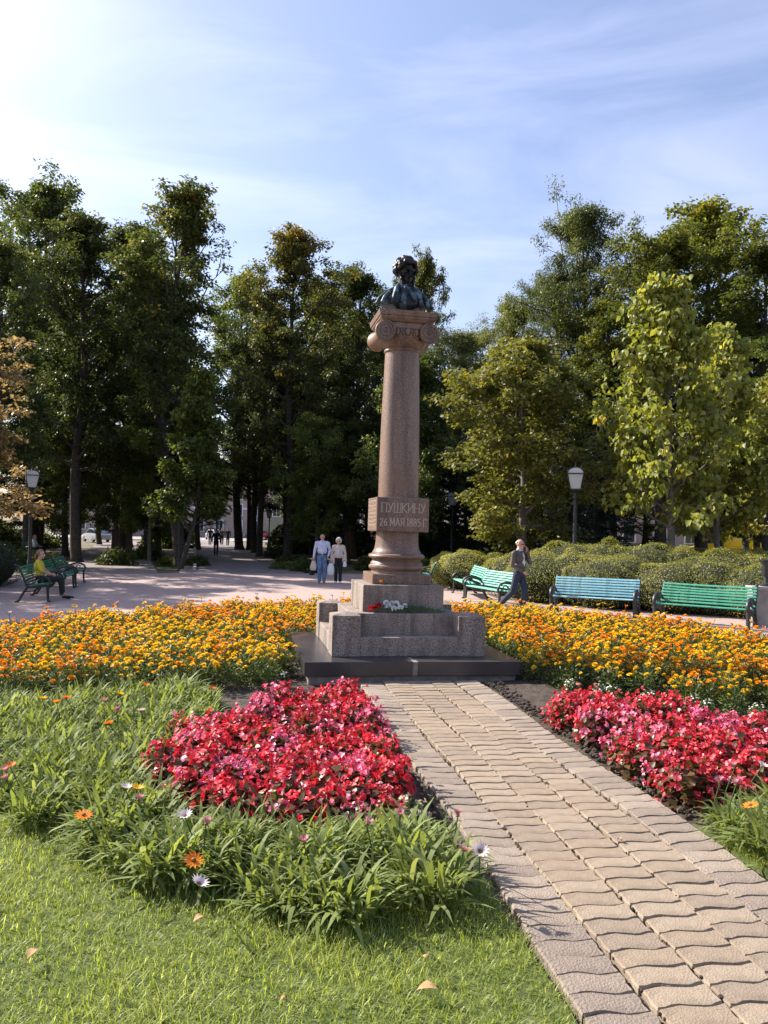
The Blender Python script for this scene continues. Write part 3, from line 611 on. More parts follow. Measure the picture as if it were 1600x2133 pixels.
# ------------------------------------------------------------------ people
class Fig:
    """one continuous body: capsules and ellipsoids joined by remeshing, faces take the material of the nearest shape"""
    def __init__(s): s.mb = MB(); s.pr = []
    def cap(s, p, q, r0, r1, mi, n=12):
        p, q = Vector(p), Vector(q); s.mb.tube([p, q], [r0, r1], n); s.mb.ball(p, r0, n, 8); s.mb.ball(q, r1, n, 8); s.pr.append(('c', np.array(p), np.array(q), r0, r1, mi)); return s
    def ell(s, c, r, mi, M=None):
        s.mb.ball(c, r, 18, 12, M=M); s.pr.append(('e', np.array(c, float), np.array(r, float), np.array(M) if M else np.eye(3), 0, mi)); return s
    def classify(s, C):
        best = np.full(len(C), 1e9); idx = np.zeros(len(C), int)
        for k, a, b, r0, r1, mi in s.pr:
            if k == 'c':
                ab = b - a; t = np.clip(((C - a) @ ab) / (ab @ ab + 1e-9), 0, 1); d = np.linalg.norm(C - a - t[:, None] * ab, axis=1) - (r0 + (r1 - r0) * t)
            else:
                q = ((C - a) @ r0) / b; nn = np.linalg.norm(q, axis=1); d = (nn - 1) * b.min()
            u = d < best; best[u] = d[u]; idx[u] = mi
        return idx
    def hand(s, w, d, side, mi, curl=0.5, thumb=None):
        """palm from wrist w along d, side = direction across the knuckles"""
        w = Vector(w); d = Vector(d).normalized(); side = Vector(side); side = (side - d * side.dot(d)).normalized(); pn = d.cross(side)
        s.cap(w, w + d * .07, .024, .028, mi, 10); s.cap(w + d * .06 - side * .018, w + d * .075 + side * .018, .016, .016, mi, 8)
        for i, (o, l) in enumerate(((-.028, .062), (-.010, .072), (.009, .068), (.027, .054))):
            k = w + d * .082 + side * o; m1 = k + (d * (1 - curl * .5) + pn * curl * .6).normalized() * l * .55; m2 = m1 + (d * (1 - curl) + pn * curl).normalized() * l * .5
            s.cap(k, m1, .0092, .0085, mi, 8); s.cap(m1, m2, .0085, .0075, mi, 8)
        b0 = w + d * .025 - side * .024; b1 = b0 + (d * .6 - side * .7 + pn * .25).normalized() * .04; b2 = b1 + (d * .9 + pn * .4).normalized() * .035
        s.cap(b0, b1, .0125, .0105, mi, 8); s.cap(b1, b2, .0105, .0085, mi, 8); return s
    def head(s, c, yaw, pitch, mi):
        M = Matrix.Rotation(yaw, 3, 'Z') @ Matrix.Rotation(pitch, 3, 'X'); c = Vector(c); s.hc, s.hm = c, M; P = lambda x, y, z: c + M @ Vector((x, y, z))
        s.ell(c + M @ Vector((0, .012, .03)), (.074, .094, .088), mi, M); s.ell(c + M @ Vector((0, -.018, -.04)), (.056, .066, .078), mi, M)
        s.cap(P(0, -.088, .012), P(0, -.108, -.022), .009, .013, mi, 8)
        for q in (-1, 1): s.ell(P(q * .076, .01, -.004), (.012, .02, .03), mi, M); s.ell(P(q * .03, -.075, .028), (.024, .012, .009), mi, M)
        s.ell(P(0, -.078, -.058), (.022, .012, .009), mi, M); s.ell(P(0, -.068, -.1), (.022, .018, .016), mi, M); return s
    def build(s, name, mats, label, loc, rz, voxel=.0085, group=None):
        o = link(name, remeshed(s.mb, name, voxel, 2, mats, s.classify), None, loc, rz); tag(o, label, 'person', group); s.o = o; return o
    def eyes(s, dark):
        for q in (-1, 1):
            b = MB().ball(s.hc + s.hm @ Vector((q * .029, -.083, .008)), (.0105, .006, .007), 8, 6, M=s.hm); b.build('eye', dark, s.o, smooth=True)
        return s
    def hairdo(s, m, test, n=140, r=(.016, .026), seed=0, sc=1.0, name='hair'):
        rn = random.Random(seed); b = MB()
        while n > 0:
            th = rn.uniform(0, 6.283); z = rn.uniform(-.75, 1); cx = math.sqrt(1 - z * z); d = (cx * math.cos(th), cx * math.sin(th), z)
            if not test(d): continue
            n -= 1; b.ball(s.hc + s.hm @ Vector((d[0] * .078 * sc, .014 + d[1] * .096 * sc, .03 + d[2] * .094 * sc)), rn.uniform(*r), 7, 5)
        link(name, remeshed(b, name, .007, 1, [m]), s.o)
m_skin = mat('skin', (0.46, 0.25, 0.18), (0.52, 0.30, 0.22), scale=12, rough=0.55)
m_dark = mat('near black cloth', (0.010, 0.011, 0.014), (0.022, 0.023, 0.027), scale=30, rough=0.85, bump=0.15)
m_jean = mat('mid blue denim', (0.07, 0.135, 0.26), (0.16, 0.25, 0.40), scale=9, rough=0.85, bump=0.2, bscale=80)
m_djean = mat('dark blue denim', (0.014, 0.022, 0.04), (0.032, 0.042, 0.07), scale=9, rough=0.85, bump=0.2, bscale=80)
m_lilac = mat('pale lilac shirt cotton', (0.50, 0.52, 0.70), (0.60, 0.62, 0.78), scale=9, rough=0.85, bump=0.25, bscale=16)
m_cream = mat('cream knit', (0.55, 0.44, 0.38), (0.66, 0.55, 0.48), scale=18, rough=0.9, bump=0.3, bscale=22)
m_yell = mat('mustard yellow cotton', (0.52, 0.40, 0.03), (0.62, 0.48, 0.05), scale=10, rough=0.85, bump=0.25, bscale=15)
m_brwn = mat('olive brown jacket leather', (0.06, 0.048, 0.036), (0.11, 0.088, 0.066), scale=12, rough=0.6, bump=0.3, bscale=18)
m_shoe = mat('black shoe leather', (0.012, 0.012, 0.013), scale=20, rough=0.4)
m_tansh = mat('tan shoe leather', (0.28, 0.12, 0.05), scale=20, rough=0.5)
m_white = mat('white canvas', (0.72, 0.71, 0.70), (0.8, 0.79, 0.78), scale=20, rough=0.8)
m_grey = mat('white grey hair', (0.55, 0.53, 0.50), (0.70, 0.68, 0.66), scale=40, rough=0.8, bump=0.5, bscale=60)
m_blond = mat('dark blond hair', (0.16, 0.09, 0.045), (0.28, 0.17, 0.09), scale=30, rough=0.6, bump=0.5, bscale=60)
def checks():
    m = mat('white and blue checked shirt', (0.6, 0.64, 0.72), rough=0.85); n = m.node_tree.nodes; l = m.node_tree.links
    tx = n.new('ShaderNodeTexCoord'); w1 = n.new('ShaderNodeTexWave'); w1.bands_direction = 'X'; w1.inputs['Scale'].default_value = 9; w2 = n.new('ShaderNodeTexWave'); w2.bands_direction = 'Z'; w2.inputs['Scale'].default_value = 9
    ad = n.new('ShaderNodeMath'); ad.operation = 'MAXIMUM'; r = n.new('ShaderNodeValToRGB'); r.color_ramp.elements[0].position = .8; r.color_ramp.elements[0].color = (.68, .69, .73, 1); r.color_ramp.elements[1].position = .95; r.color_ramp.elements[1].color = (.28, .34, .48, 1)
    for w in (w1, w2): l.new(tx.outputs['Object'], w.inputs['Vector'])
    l.new(w1.outputs['Fac'], ad.inputs[0]); l.new(w2.outputs['Fac'], ad.inputs[1]); l.new(ad.outputs[0], r.inputs['Fac']); l.new(r.outputs['Color'], n['Principled BSDF'].inputs['Base Color']); return m
m_check = checks()

def legs(f, hips, knees, ankles, toes, mt, ms, r=(.092, .066, .05), loose=1.0):
    for h, k, a, t in zip(hips, knees, ankles, toes):
        f.cap(h, k, r[0] * loose, r[1] * loose, mt); f.cap(k, a, r[1] * loose, r[2] * loose, mt)
        a = Vector(a); t = Vector(t); f.cap(a + Vector((0, 0, -.045)), t, .040, .034, ms)

# man on the phone: strides to the viewer's right, right arm low in front, left hand at the ear
f = Fig(); f.hm = None
legs(f, [(-.08, 0, .90), (.085, 0, .90)], [(-.10, .10, .50), (.07, -.12, .50)], [(-.11, .46, .15), (.06, -.06, .09)], [(-.11, .36, .035), (.05, -.22, .035)], 2, 3, (.098, .074, .058))
f.ell((0, 0, .95), (.165, .125, .12), 2)
f.ell((0, -.012, 1.09), (.172, .138, .14), 1).ell((0, 0, 1.27), (.188, .132, .19), 1).cap((-.17, .01, 1.41), (.17, .01, 1.41), .062, .062, 1).ell((0, -.045, 1.16), (.06, .108, .20), 4).ell((0, -.05, 1.32), (.05, .09, .1), 4)
f.cap((0, .012, 1.44), (0, 0, 1.53), .056, .054, 0).cap((-.05, 0, 1.465), (.05, 0, 1.465), .05, .05, 4)
f.cap((-.205, .02, 1.39), (-.25, .03, 1.12), .062, .052, 1).cap((-.25, .03, 1.12), (-.17, -.20, .98), .050, .040, 1).hand((-.165, -.215, .975), (.25, -.7, -.55), (0.6, .4, -.2), 0, .6)
f.cap((.205, .01, 1.39), (.27, -.12, 1.17), .062, .053, 1).cap((.27, -.12, 1.17), (.145, -.13, 1.43), .051, .040, 1).hand((.14, -.125, 1.45), (-.25, .15, .9), (.2, .8, .1), 0, .75)
f.head((0, -.02, 1.60), R(6), R(4), 0)
o = f.build('person', [m_skin, m_brwn, m_djean, m_shoe, m_check], 'man in olive brown jacket and dark jeans striding past the benches, phone at his ear', (3.35, 19.15, PLZ), R(48)); o.scale = (1.05, 1.05, 1.05)
f.hairdo(m_grey, lambda d: d[2] > -.2 and d[1] > .35 and d[2] < .45, 70, (.007, .011))
g = MB()
for q in (-1, 1): g.ball(f.hc + f.hm @ Vector((q * .032, -.09, .008)), (.026, .008, .017), 10, 6, M=f.hm); g.tube([f.hc + f.hm @ Vector((q * .055, -.08, .012)), f.hc + f.hm @ Vector((q * .08, .0, .012))], .004, 5)
g.build('sunglasses', m_shoe, o, smooth=True)
ph = MB().box((0, 0, 0), (.012, .07, .14)).build('mobile_phone', m_shoe, None, bevel=.003); ph.parent = None
tag(ph, 'dark mobile phone held to the ear of the man in the jacket', 'phone'); ph.matrix_world = Matrix.Translation((3.35, 19.15, PLZ)) @ Matrix.Rotation(R(48), 4, 'Z') @ Matrix.Scale(1.05, 4) @ Matrix.Translation((.098, -.06, 1.575)) @ Matrix.Rotation(R(-20), 4, 'X')

# older couple walking towards the viewer
f = Fig()
legs(f, [(-.085, 0, .92), (.085, 0, .92)], [(-.09, -.05, .50), (.09, .02, .50)], [(-.085, .02, .09), (.08, -.04, .09)], [(-.09, -.13, .035), (.09, -.19, .035)], 2, 3, (.105, .078, .064))
f.ell((0, 0, .97), (.175, .13, .11), 2).ell((0, -.01, 1.05), (.178, .136, .028), 4)
f.ell((0, -.015, 1.17), (.182, .14, .15), 1).ell((0, 0, 1.33), (.19, .13, .18), 1).cap((-.17, .01, 1.46), (.17, .01, 1.46), .06, .06, 1)
f.cap((0, .01, 1.49), (0, 0, 1.57), .055, .053, 0).cap((-.03, -.02, 1.515), (.03, -.02, 1.515), .05, .05, 1)
f.cap((-.21, .01, 1.44), (-.27, .03, 1.17), .062, .052, 1).cap((-.27, .03, 1.17), (-.30, -.03, .93), .05, .038, 1).hand((-.302, -.035, .91), (-.02, -.1, -1), (0, 1, 0), 0, .7)
f.cap((.21, .01, 1.44), (.27, .05, 1.18), .062, .052, 1).cap((.27, .05, 1.18), (.215, -.06, .99), .05, .038, 1).hand((.212, -.07, .975), (-.2, -.2, -.9), (0, 1, 0), 0, .5)
f.head((0, -.02, 1.64), R(4), R(4), 0)
MAN = f.build('person', [m_skin, m_lilac, m_jean, m_tansh, m_shoe], 'balding man in pale lilac shirt and blue jeans walking with a woman', (-2.2, 28.1, PLZ), R(4)); f.eyes(m_shoe)
f.hairdo(m_grey, lambda d: d[2] > -.25 and d[1] > .2 and d[2] < .45, 70, (.008, .012))
MB().box((0, -.146, 1.05), (.045, .012, .035)).build('belt_buckle', m_white, MAN, bevel=.003)
def bagobj(label, loc, size, m, seed):
    rn = random.Random(seed); e = empty('bag', loc, 0, label, 'bag'); b = MB(); n = 16
    P = []; pr = ((0, .75), (.1, 1.0), (.35, 1.05), (.7, .9), (1, .5))
    for t, w in pr:
        for j in range(n):
            a = 2 * math.pi * j / n; P.append((size[0] / 2 * w * math.cos(a) * rn.uniform(.92, 1.08), size[1] / 2 * w * math.sin(a) * rn.uniform(.9, 1.1), -size[2] * (1 - t)))
    b.add(P, [(i * n + j, i * n + (j + 1) % n, (i + 1) * n + (j + 1) % n, (i + 1) * n + j) for i in range(len(pr) - 1) for j in range(n)] + [tuple(range(n))[::-1], tuple((len(pr) - 1) * n + j for j in range(n))])
    b.build('pouch', m, e, smooth=50); MB().tube([(-.06, 0, -.02), (-.05, 0, .06), (0, 0, .09), (.05, 0, .06), (.06, 0, -.02)], .008, 6).build('handle', m, e, smooth=True); return e
bagobj('pale folded jacket or bag in the hand of the man in lilac', (-2.5, 28.02, PLZ + .80), (.22, .14, .34), m_cream, 1)
bagobj('black bag hanging beside the legs of the man in lilac', (-2.56, 28.12, PLZ + .70), (.2, .12, .42), m_dark, 2)
f = Fig()
legs(f, [(-.075, 0, .86), (.075, 0, .86)], [(-.085, -.03, .47), (.08, .01, .47)], [(-.08, .01, .08), (.075, -.03, .08)], [(-.085, -.13, .035), (.085, -.17, .035)], 2, 3, (.088, .066, .056))
f.ell((0, 0, .91), (.165, .125, .11), 2).ell((0, -.01, 1.02), (.185, .15, .16), 1).ell((0, 0, 1.20), (.178, .135, .17), 1).cap((-.15, .01, 1.335), (.15, .01, 1.335), .058, .058, 1)
f.ell((0, -.05, 1.10), (.07, .115, .19), 4).cap((0, .01, 1.36), (0, 0, 1.44), .05, .05, 0).cap((-.16, -.03, 1.0), (-.165, -.02, .72), .06, .05, 1).cap((.16, -.03, 1.0), (.17, -.02, .80), .05, .04, 1)
f.cap((-.185, .01, 1.32), (-.24, .03, 1.07), .058, .05, 1).cap((-.24, .03, 1.07), (-.26, -.04, .84), .05, .04, 1).hand((-.26, -.045, .82), (0, -.1, -1), (0, 1, 0), 0, .7)
f.cap((.185, .01, 1.32), (.24, .03, 1.07), .058, .05, 1).cap((.24, .03, 1.07), (.26, -.02, .85), .05, .04, 1).hand((.262, -.025, .83), (0, -.1, -1), (0, 1, 0), 0, .5)
f.head((0, -.02, 1.51), R(-3), R(3), 0)
WOM = f.build('person', [m_skin, m_cream, m_dark, m_white, m_lilac], 'white haired woman in long cream cardigan and black trousers beside the man in lilac', (-1.62, 28.2, PLZ), R(2)); f.eyes(m_shoe)
f.hairdo(m_grey, lambda d: not (d[1] < -.3 and d[2] < .5) and d[2] > -.6, 150, (.02, .03), sc=1.12)
bagobj('white plastic carrier bag held low by the white haired woman', (-1.88, 28.1, PLZ + .72), (.26, .16, .42), m_white, 5)
bagobj('small white handbag at the side of the white haired woman', (-1.38, 28.12, PLZ + .80), (.13, .08, .2), m_white, 6)

# woman in yellow seated on the shaded bench (body local: faces -Y, seat height .45)
f = Fig()
f.ell((0, .03, .53), (.18, .14, .11), 2)
for s_ in (-1, 1):
    f.cap((s_ * .085, .0, .53), (s_ * .07, -.43, .54), .088, .066, 2).cap((s_ * .07, -.43, .54), (s_ * .05, -.50, .20), .066, .052, 2)
f.cap((.05, -.50, .2), (.05, -.50, .10), .034, .032, 0).cap((-.05, -.50, .2), (-.02, -.60, .12), .034, .032, 0)
f.cap((.05, -.50, .065), (.05, -.66, .035), .036, .028, 3).cap((-.02, -.60, .085), (-.0, -.76, .06), .036, .026, 3)
f.ell((0, .06, .68), (.16, .125, .14), 1).ell((0, .09, .86), (.17, .125, .17), 1).cap((-.145, .10, .99), (.145, .10, .99), .056, .056, 1).cap((0, .10, 1.0), (0, .075, 1.10), .047, .047, 0)
f.cap((-.18, .10, .97), (-.225, .0, .76), .055, .046, 1).cap((-.225, .0, .76), (-.06, -.17, .655), .042, .032, 0).hand((-.055, -.18, .65), (.6, -.7, -.1), (.5, .5, -.4), 0, .4)
f.cap((.18, .10, .97), (.225, .0, .76), .055, .046, 1).cap((.225, .0, .76), (.07, -.18, .66), .042, .032, 0).hand((.065, -.19, .655), (-.6, -.7, -.05), (-.5, .5, -.4), 0, .4)
f.head((0, .055, 1.17), R(0), R(2), 0)
SIT = f.build('person', [m_skin, m_yell, m_dark, m_shoe], 'woman in mustard yellow top and black trousers sitting on the shaded bench', (-8.80, 20.15, PLZ), R(104.2)); f.eyes(m_shoe)
f.hairdo(m_blond, lambda d: not (d[1] < -.1 and d[2] < .55) and d[2] > -.5, 130, (.012, .017))
MB().tube([f.hc + Vector((0, .10, .0)), f.hc + Vector((0, .14, -.06)), f.hc + Vector((0, .12, -.16))], [.03, .035, .015], 8).build('ponytail', m_blond, SIT, smooth=True)

# distant walkers in the alley
def walker(label, loc, rz, top, low, hair, group=None, h=1.0):
    f = Fig()
    legs(f, [(-.085, 0, .92), (.085, 0, .92)], [(-.09, -.08, .50), (.09, .03, .50)], [(-.085, -.04, .09), (.08, .12, .11)], [(-.09, -.18, .035), (.09, .0, .035)], 2, 3, (.098, .07, .058))
    f.ell((0, 0, .97), (.17, .125, .12), 2).ell((0, -.01, 1.13), (.175, .13, .17), 1).ell((0, 0, 1.33), (.19, .13, .18), 1).cap((-.17, .01, 1.45), (.17, .01, 1.45), .06, .06, 1)
    f.cap((0, .01, 1.48), (0, 0, 1.56), .053, .052, 0)
    for q in (-1, 1): f.cap((q * .21, .01, 1.43), (q * .26, .03 * q, 1.16), .06, .05, 1).cap((q * .26, .03 * q, 1.16), (q * .265, -.06 + .05 * q, .92), .05, .04, 1).hand((q * .265, -.07 + .05 * q, .90), (0, -.1, -1), (0, 1, 0), 0, .5)
    f.head((0, -.02, 1.63), 0, 0, 0); o = f.build('person', [m_skin, top, low, m_shoe], label, loc, rz, .014, group); o.scale = (h, h, h)
    f.hairdo(hair, lambda d: d[2] > .1 or d[1] > .2, 60, (.014, .02)); return o
walker('man in dark suit walking up the shaded alley towards the square', (-11.3, 52.6, PLZ), R(12), m_dark, m_dark, m_shoe)
fw = [((-17.6, 79), m_dark, m_djean, 'far walker in dark clothes at the left of the alley steps'), ((-16.6, 80), m_brwn, m_dark, 'far walker in brown jacket second from the left by the steps'),
      ((-15.6, 78), m_djean, m_dark, 'far walker in dark blue third from the left by the steps'), ((-14.6, 86), m_dark, m_dark, 'far walker in black standing farthest off, right of the others')]
for (p, a, b_, lb) in fw: walker(lb, (p[0], p[1], PLZ), R(15), a, b_, m_shoe, 'far walkers at the end of the alley')
sit2 = copy_tree(SIT); sit2.location = (-19.42, 43.5, PLZ); sit2.rotation_euler = (0, 0, R(96)); sit2.scale = (1, 1, 1)
for s_ in sit2.material_slots: pass
sit2.material_slots[1].link = 'OBJECT'; sit2.material_slots[1].material = m_white
tag(sit2, 'distant seated person in a white top under the trees at left', 'person')

# ------------------------------------------------------------------ clipped hedges
m_hleaf = leafmat('clipped hedge leaf', (0.115, 0.135, 0.032), (0.26, 0.265, 0.07), trans=0.4, rough=0.45, rand=0.06, c3=(0.38, 0.34, 0.12))
m_hcore = mat('hedge dark core', (0.012, 0.016, 0.007), (0.025, 0.03, 0.012), scale=12, rough=0.95)  # dark colour of the solid core under the hedge leaves
m_hdark = leafmat('shaded hedge leaf', (0.014, 0.026, 0.010), (0.03, 0.05, 0.016), trans=0.15, rough=0.5, rand=0.05)  # shade over the left hedge is put into its leaf colour
def hedge(name, label, mounds, n, m, lf, seed, group):
    rg = np.random.default_rng(seed); A = np.array(mounds, float); C0 = A[:, :3]; Rd = A[:, 3:6]
    org = Vector((float(C0[:, 0].mean()), float(C0[:, 1].mean()), PLZ)); e = empty(name, org, 0, label, 'hedge', group)
    area = (Rd[:, 0] * Rd[:, 2]); k = rg.choice(len(A), n, p=area / area.sum()); d = unit(rg.normal(size=(n, 3))); d[:, 2] = np.abs(d[:, 2]) * rg.choice([1, 1, 1, -1], n)
    lump = 1 + 0.085 * np.sin(d[:, 0] * 5 + k * 2.1) * np.sin(d[:, 1] * 6 + k) + 0.05 * np.sin(d[:, 2] * 9 + d[:, 0] * 7 + k)
    P = C0[k] + d * Rd[k] * (lump + rg.normal(0, .018, n) - .02)[:, None]
    ins = np.zeros(n, bool)
    for j in range(len(A)): ins |= (((((P - C0[j]) / Rd[j]) ** 2).sum(1) < 0.88) & (k != j))
    ok = ~ins & (P[:, 2] > PLZ); P = P[ok]; d = unit(d[ok] / Rd[k[ok]]); q = len(P)
    up = unit(d + rg.normal(0, .55, (q, 3))); dr = np.cross(up, rg.normal(size=(q, 3)))
    V, Fc, kk = leaves(P, dr, up, rg.uniform(.7, 1.2, q) * lf, rg.uniform(.45, .65, q) * lf)
    tn = np.clip(rg.normal(.5, .22, q) + .15 * np.sin(P[:, 0] * 2 + P[:, 1] * 1.3), 0, 1)
    link('leaves', fastmesh('leaves', V - np.array(org), Fc, m, np.repeat(tn, kk)), e)['kind'] = 'stuff'
    b = MB()
    for c in A: b.ball((c[0] - org.x, c[1] - org.y, c[2] - org.z), (c[3] * .86, c[4] * .86, c[5] * .88), 20, 14)
    link('inner_core', remeshed(b, 'inner_core', .09, 2, [m_hcore]), e)
hm = lambda x, y, r_, h: (x, y, PLZ + h * .42, r_, r_, h * .58)
hedge('hedge', 'long clipped cloud shaped hedge behind the benches on the right', [hm(4.3, 24.6, 1.25, 1.3), hm(4.75, 22.6, 1.3, 1.42), hm(5.9, 24.0, 1.6, 1.72), hm(6.15, 21.2, 1.35, 1.4), hm(7.5, 22.2, 1.5, 1.72), hm(6.6, 22.9, .9, 1.78), hm(8.3, 21.4, .8, 1.66), hm(5.4, 21.9, .75, 1.5), hm(8.4, 19.7, .8, 1.36), hm(9.9, 20.4, .8, 1.58), hm(7.6, 20.3, 1.25, 1.3),
      hm(9.0, 21.0, 1.7, 1.55), hm(9.3, 19.0, 1.15, 1.3), hm(10.8, 19.7, 1.7, 1.5), hm(12.2, 18.6, 1.7, 1.45), hm(10.2, 23.3, 2.0, 1.6), hm(12.5, 21.6, 2.0, 1.5)], 150000, m_hleaf, .05, 1, 'clipped hedges')
hedge('bush', 'rounded clipped bush between two turquoise benches by the column', [hm(2.95, 26.9, 1.15, 1.3), hm(4.1, 27.2, 1.1, 1.2), hm(2.6, 28.3, 1.0, 1.2)], 34000, m_hleaf, .05, 2, 'clipped hedges')
hedge('hedge', 'dark rounded clipped hedge in shade behind the left benches', [hm(-12.3, 21.3, 1.5, 1.6), hm(-12.55, 23.9, 1.4, 1.6), hm(-13.4, 25.4, 1.4, 1.35), hm(-13.9, 20.0, 1.6, 1.7), hm(-11.9, 19.0, 1.5, 1.55)], 40000, m_hdark, .055, 3, 'clipped hedges')

# ------------------------------------------------------------------ trees
m_bark = mat('grey brown bark', (0.035, 0.028, 0.022), (0.085, 0.068, 0.055), scale=9, rough=0.95, bump=0.9, bscale=16)
m_bark2 = mat('pale grey bark', (0.10, 0.085, 0.07), (0.19, 0.16, 0.13), scale=9, rough=0.95, bump=0.8, bscale=16)
LM = {'dk': leafmat('dark green leaf', (0.042, 0.064, 0.024), (0.088, 0.118, 0.038), .40, c3=(0.20, 0.20, 0.06), spec=.3, rough=.5), 'dkY': leafmat('dark leaf with yellowing', (0.042, 0.064, 0.022), (0.092, 0.118, 0.032), .40, c3=(0.30, 0.23, 0.045), spec=.3, rough=.5),
      'brn': leafmat('browning leaf', (0.045, 0.06, 0.024), (0.10, 0.108, 0.032), .40, c3=(0.30, 0.20, 0.05), spec=.3, rough=.5), 'mid': leafmat('mid green leaf', (0.055, 0.085, 0.022), (0.12, 0.155, 0.035), .45, c3=(0.25, 0.24, 0.05)),
      'lt': leafmat('light green leaf', (0.06, 0.09, 0.02), (0.13, 0.15, 0.03), .40, c3=(0.27, 0.22, 0.04)), 'org': leafmat('orange brown leaf', (0.25, 0.20, 0.10), (0.42, 0.32, 0.16), .5, c3=(0.56, 0.42, 0.24), tcol=(1.4, 1.2, .8)),
      'spr': leafmat('dark spruce needle', (0.010, 0.019, 0.013), (0.022, 0.036, 0.022), .05, rough=.6), 'fea': leafmat('feathery pale leaf', (0.095, 0.115, 0.045), (0.18, 0.20, 0.075), .45, c3=(0.30, 0.30, 0.13)),
      'ylg': leafmat('yellow green leaf', (0.10, 0.115, 0.028), (0.21, 0.21, 0.045), .42, c3=(0.40, 0.28, 0.09)), 'fdk': leafmat('feathery dark leaf', (0.05, 0.07, 0.026), (0.10, 0.125, 0.042), .4, c3=(0.2, 0.2, 0.07)),
      'mpl': leafmat('olive maple leaf', (0.055, 0.075, 0.018), (0.115, 0.138, 0.028), .42, c3=(0.28, 0.24, 0.045)), 'lin': leafmat('yellowing linden leaf', (0.15, 0.185, 0.035), (0.28, 0.29, 0.06), .45, c3=(0.48, 0.40, 0.09), rand=.05, spec=.45)}
def bez(p, d, L, up, n, rg, wob):
    P = [np.array(p, float)]; d = np.array(d, float)
    for i in range(n):
        d = unit(d + np.array([0, 0, up]) + rg.normal(0, wob, 3)); P.append(P[-1] + d * L / n)
    return P
def tree_mesh(seed, H, cb, prof, Rm, nl, tw, npc, lf, lw, tr, spread=.6, heart=False, droop=.3, path=None, elev=(15, 65), topy=0.0, flat=.7, bark=None):
    rg = np.random.default_rng(seed); b = MB()
    if path is None:
        path = [(0, 0, 0)]; x = y = 0
        for i in range(1, 8): x += rg.normal(0, .02) * H * .35; y += rg.normal(0, .02) * H * .35; path.append((x, y, H * .96 * i / 7))
    path = np.array(path, float); zz = path[:, 2]
    tp = lambda z: np.array([np.interp(z, zz, path[:, 0]), np.interp(z, zz, path[:, 1]), z])
    zs = np.concatenate([[0, .02, .05], np.linspace(.1, .96, 12)]) * H
    b.tube([tp(z) for z in zs], [tr * (1.35 if z < .01 * H else 1.0) * (1 - .93 * (z / H)) + .012 for z in zs], 9)
    Cc = []; Sc = []; ga = rg.uniform(0, 6.28)
    for i in range(nl):
        t = (i + rg.uniform(0, .8)) / nl; z = H * (cb + (0.95 - cb) * t); ga += 2.4 + rg.normal(0, .35); rr = Rm * prof(t) * rg.uniform(.55, 1.22)
        el = R(elev[0] + (elev[1] - elev[0]) * t + rg.normal(0, 8)); d = (math.cos(ga) * math.cos(el), math.sin(ga) * math.cos(el), math.sin(el))
        Lp = min(rr / max(.35, math.cos(el)), max(.5, (1.0 * H - z) / max(.15, math.sin(el)) * rg.uniform(.75, 1.0))); P = bez(tp(z), d, Lp, .06, 5, rg, .10)
        r0 = max(.02, tr * .42 * (1 - .75 * t)); b.tube(P, list(np.linspace(r0, .012, 6)), 6, cap=False)
        for s_ in (.55, .8, 1.0):
            k = s_ * 5; j = min(4, int(k)); Cc.append(P[j] + (P[j + 1] - P[j]) * (k - j)); Sc.append(t)
        for q in range(tw):
            k = rg.uniform(1.4, 5); j = min(4, int(k)); p = P[j] + (P[j + 1] - P[j]) * (k - j); ax = unit(P[j + 1] - P[j]); sd_ = unit(np.cross(ax, rg.normal(size=3)))
            T = bez(p, ax * .6 + sd_, Lp * rg.uniform(.22, .42), .05, 3, rg, .15); b.tube(T, list(np.linspace(max(.012, r0 * .4), .007, 4)), 4, cap=False)
            Cc += [T[2], T[3]]; Sc += [t, t]
    Cc.append(tp(H * .97)); Sc.append(1.0); Cc = np.array(Cc); Sc = np.array(Sc); nc = len(Cc)
    k = np.repeat(np.arange(nc), npc); n = len(k); sp = spread * rg.uniform(.7, 1.25, nc)[k]
    off = rg.normal(size=(n, 3)); off = unit(off) * (rg.uniform(0, 1, n) ** .45)[:, None]; off[:, 2] *= flat
    P = Cc[k] + off * sp[:, None]
    up = unit(np.array([0, 0, .9]) + rg.normal(0, .55, (n, 3)) + off * .4); dr = unit(np.cross(up, rg.normal(size=(n, 3))) + np.array([0, 0, -droop]) + off * .35)
    V, Fc, kk = leaves(P, dr, up, lf * rg.uniform(.65, 1.25, n), lf * lw * rg.uniform(.7, 1.15, n), .12, heart)
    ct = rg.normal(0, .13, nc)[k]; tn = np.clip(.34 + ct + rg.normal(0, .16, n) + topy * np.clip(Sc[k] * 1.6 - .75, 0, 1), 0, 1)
    return b.mesh('trunk', bark or m_bark, smooth=60), fastmesh('crown', V, Fc, LM['dk'], np.repeat(tn, kk))
pA = lambda t: (.62 + .38 * math.sin(math.pi * min(1, t * 1.15))) * (1 - .55 * t ** 2.5)
pB = lambda t: (.8 + .2 * math.sin(math.pi * t)) * (1 - .72 * t ** 2.2)
pC = lambda t: .55 + .45 * math.sin(math.pi * min(1, .25 + t * .8))
pL = lambda t: (1 - .86 * t ** 1.15) * (.8 + .2 * min(1, t * 6))
TM = {}
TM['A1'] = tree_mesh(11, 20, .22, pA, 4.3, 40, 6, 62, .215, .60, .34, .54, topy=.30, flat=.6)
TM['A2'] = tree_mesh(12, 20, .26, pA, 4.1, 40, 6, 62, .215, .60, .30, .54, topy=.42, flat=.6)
TM['A3'] = tree_mesh(13, 20, .24, pA, 4.0, 40, 6, 62, .215, .60, .32, .54, topy=.30, flat=.6, path=[(0, 0, 0), (-.25, 0, 2.2), (-.8, .1, 5), (-1.35, .1, 8.2), (-1.25, 0, 11), (-.8, 0, 14), (-.3, 0, 17), (0, 0, 19.5)])
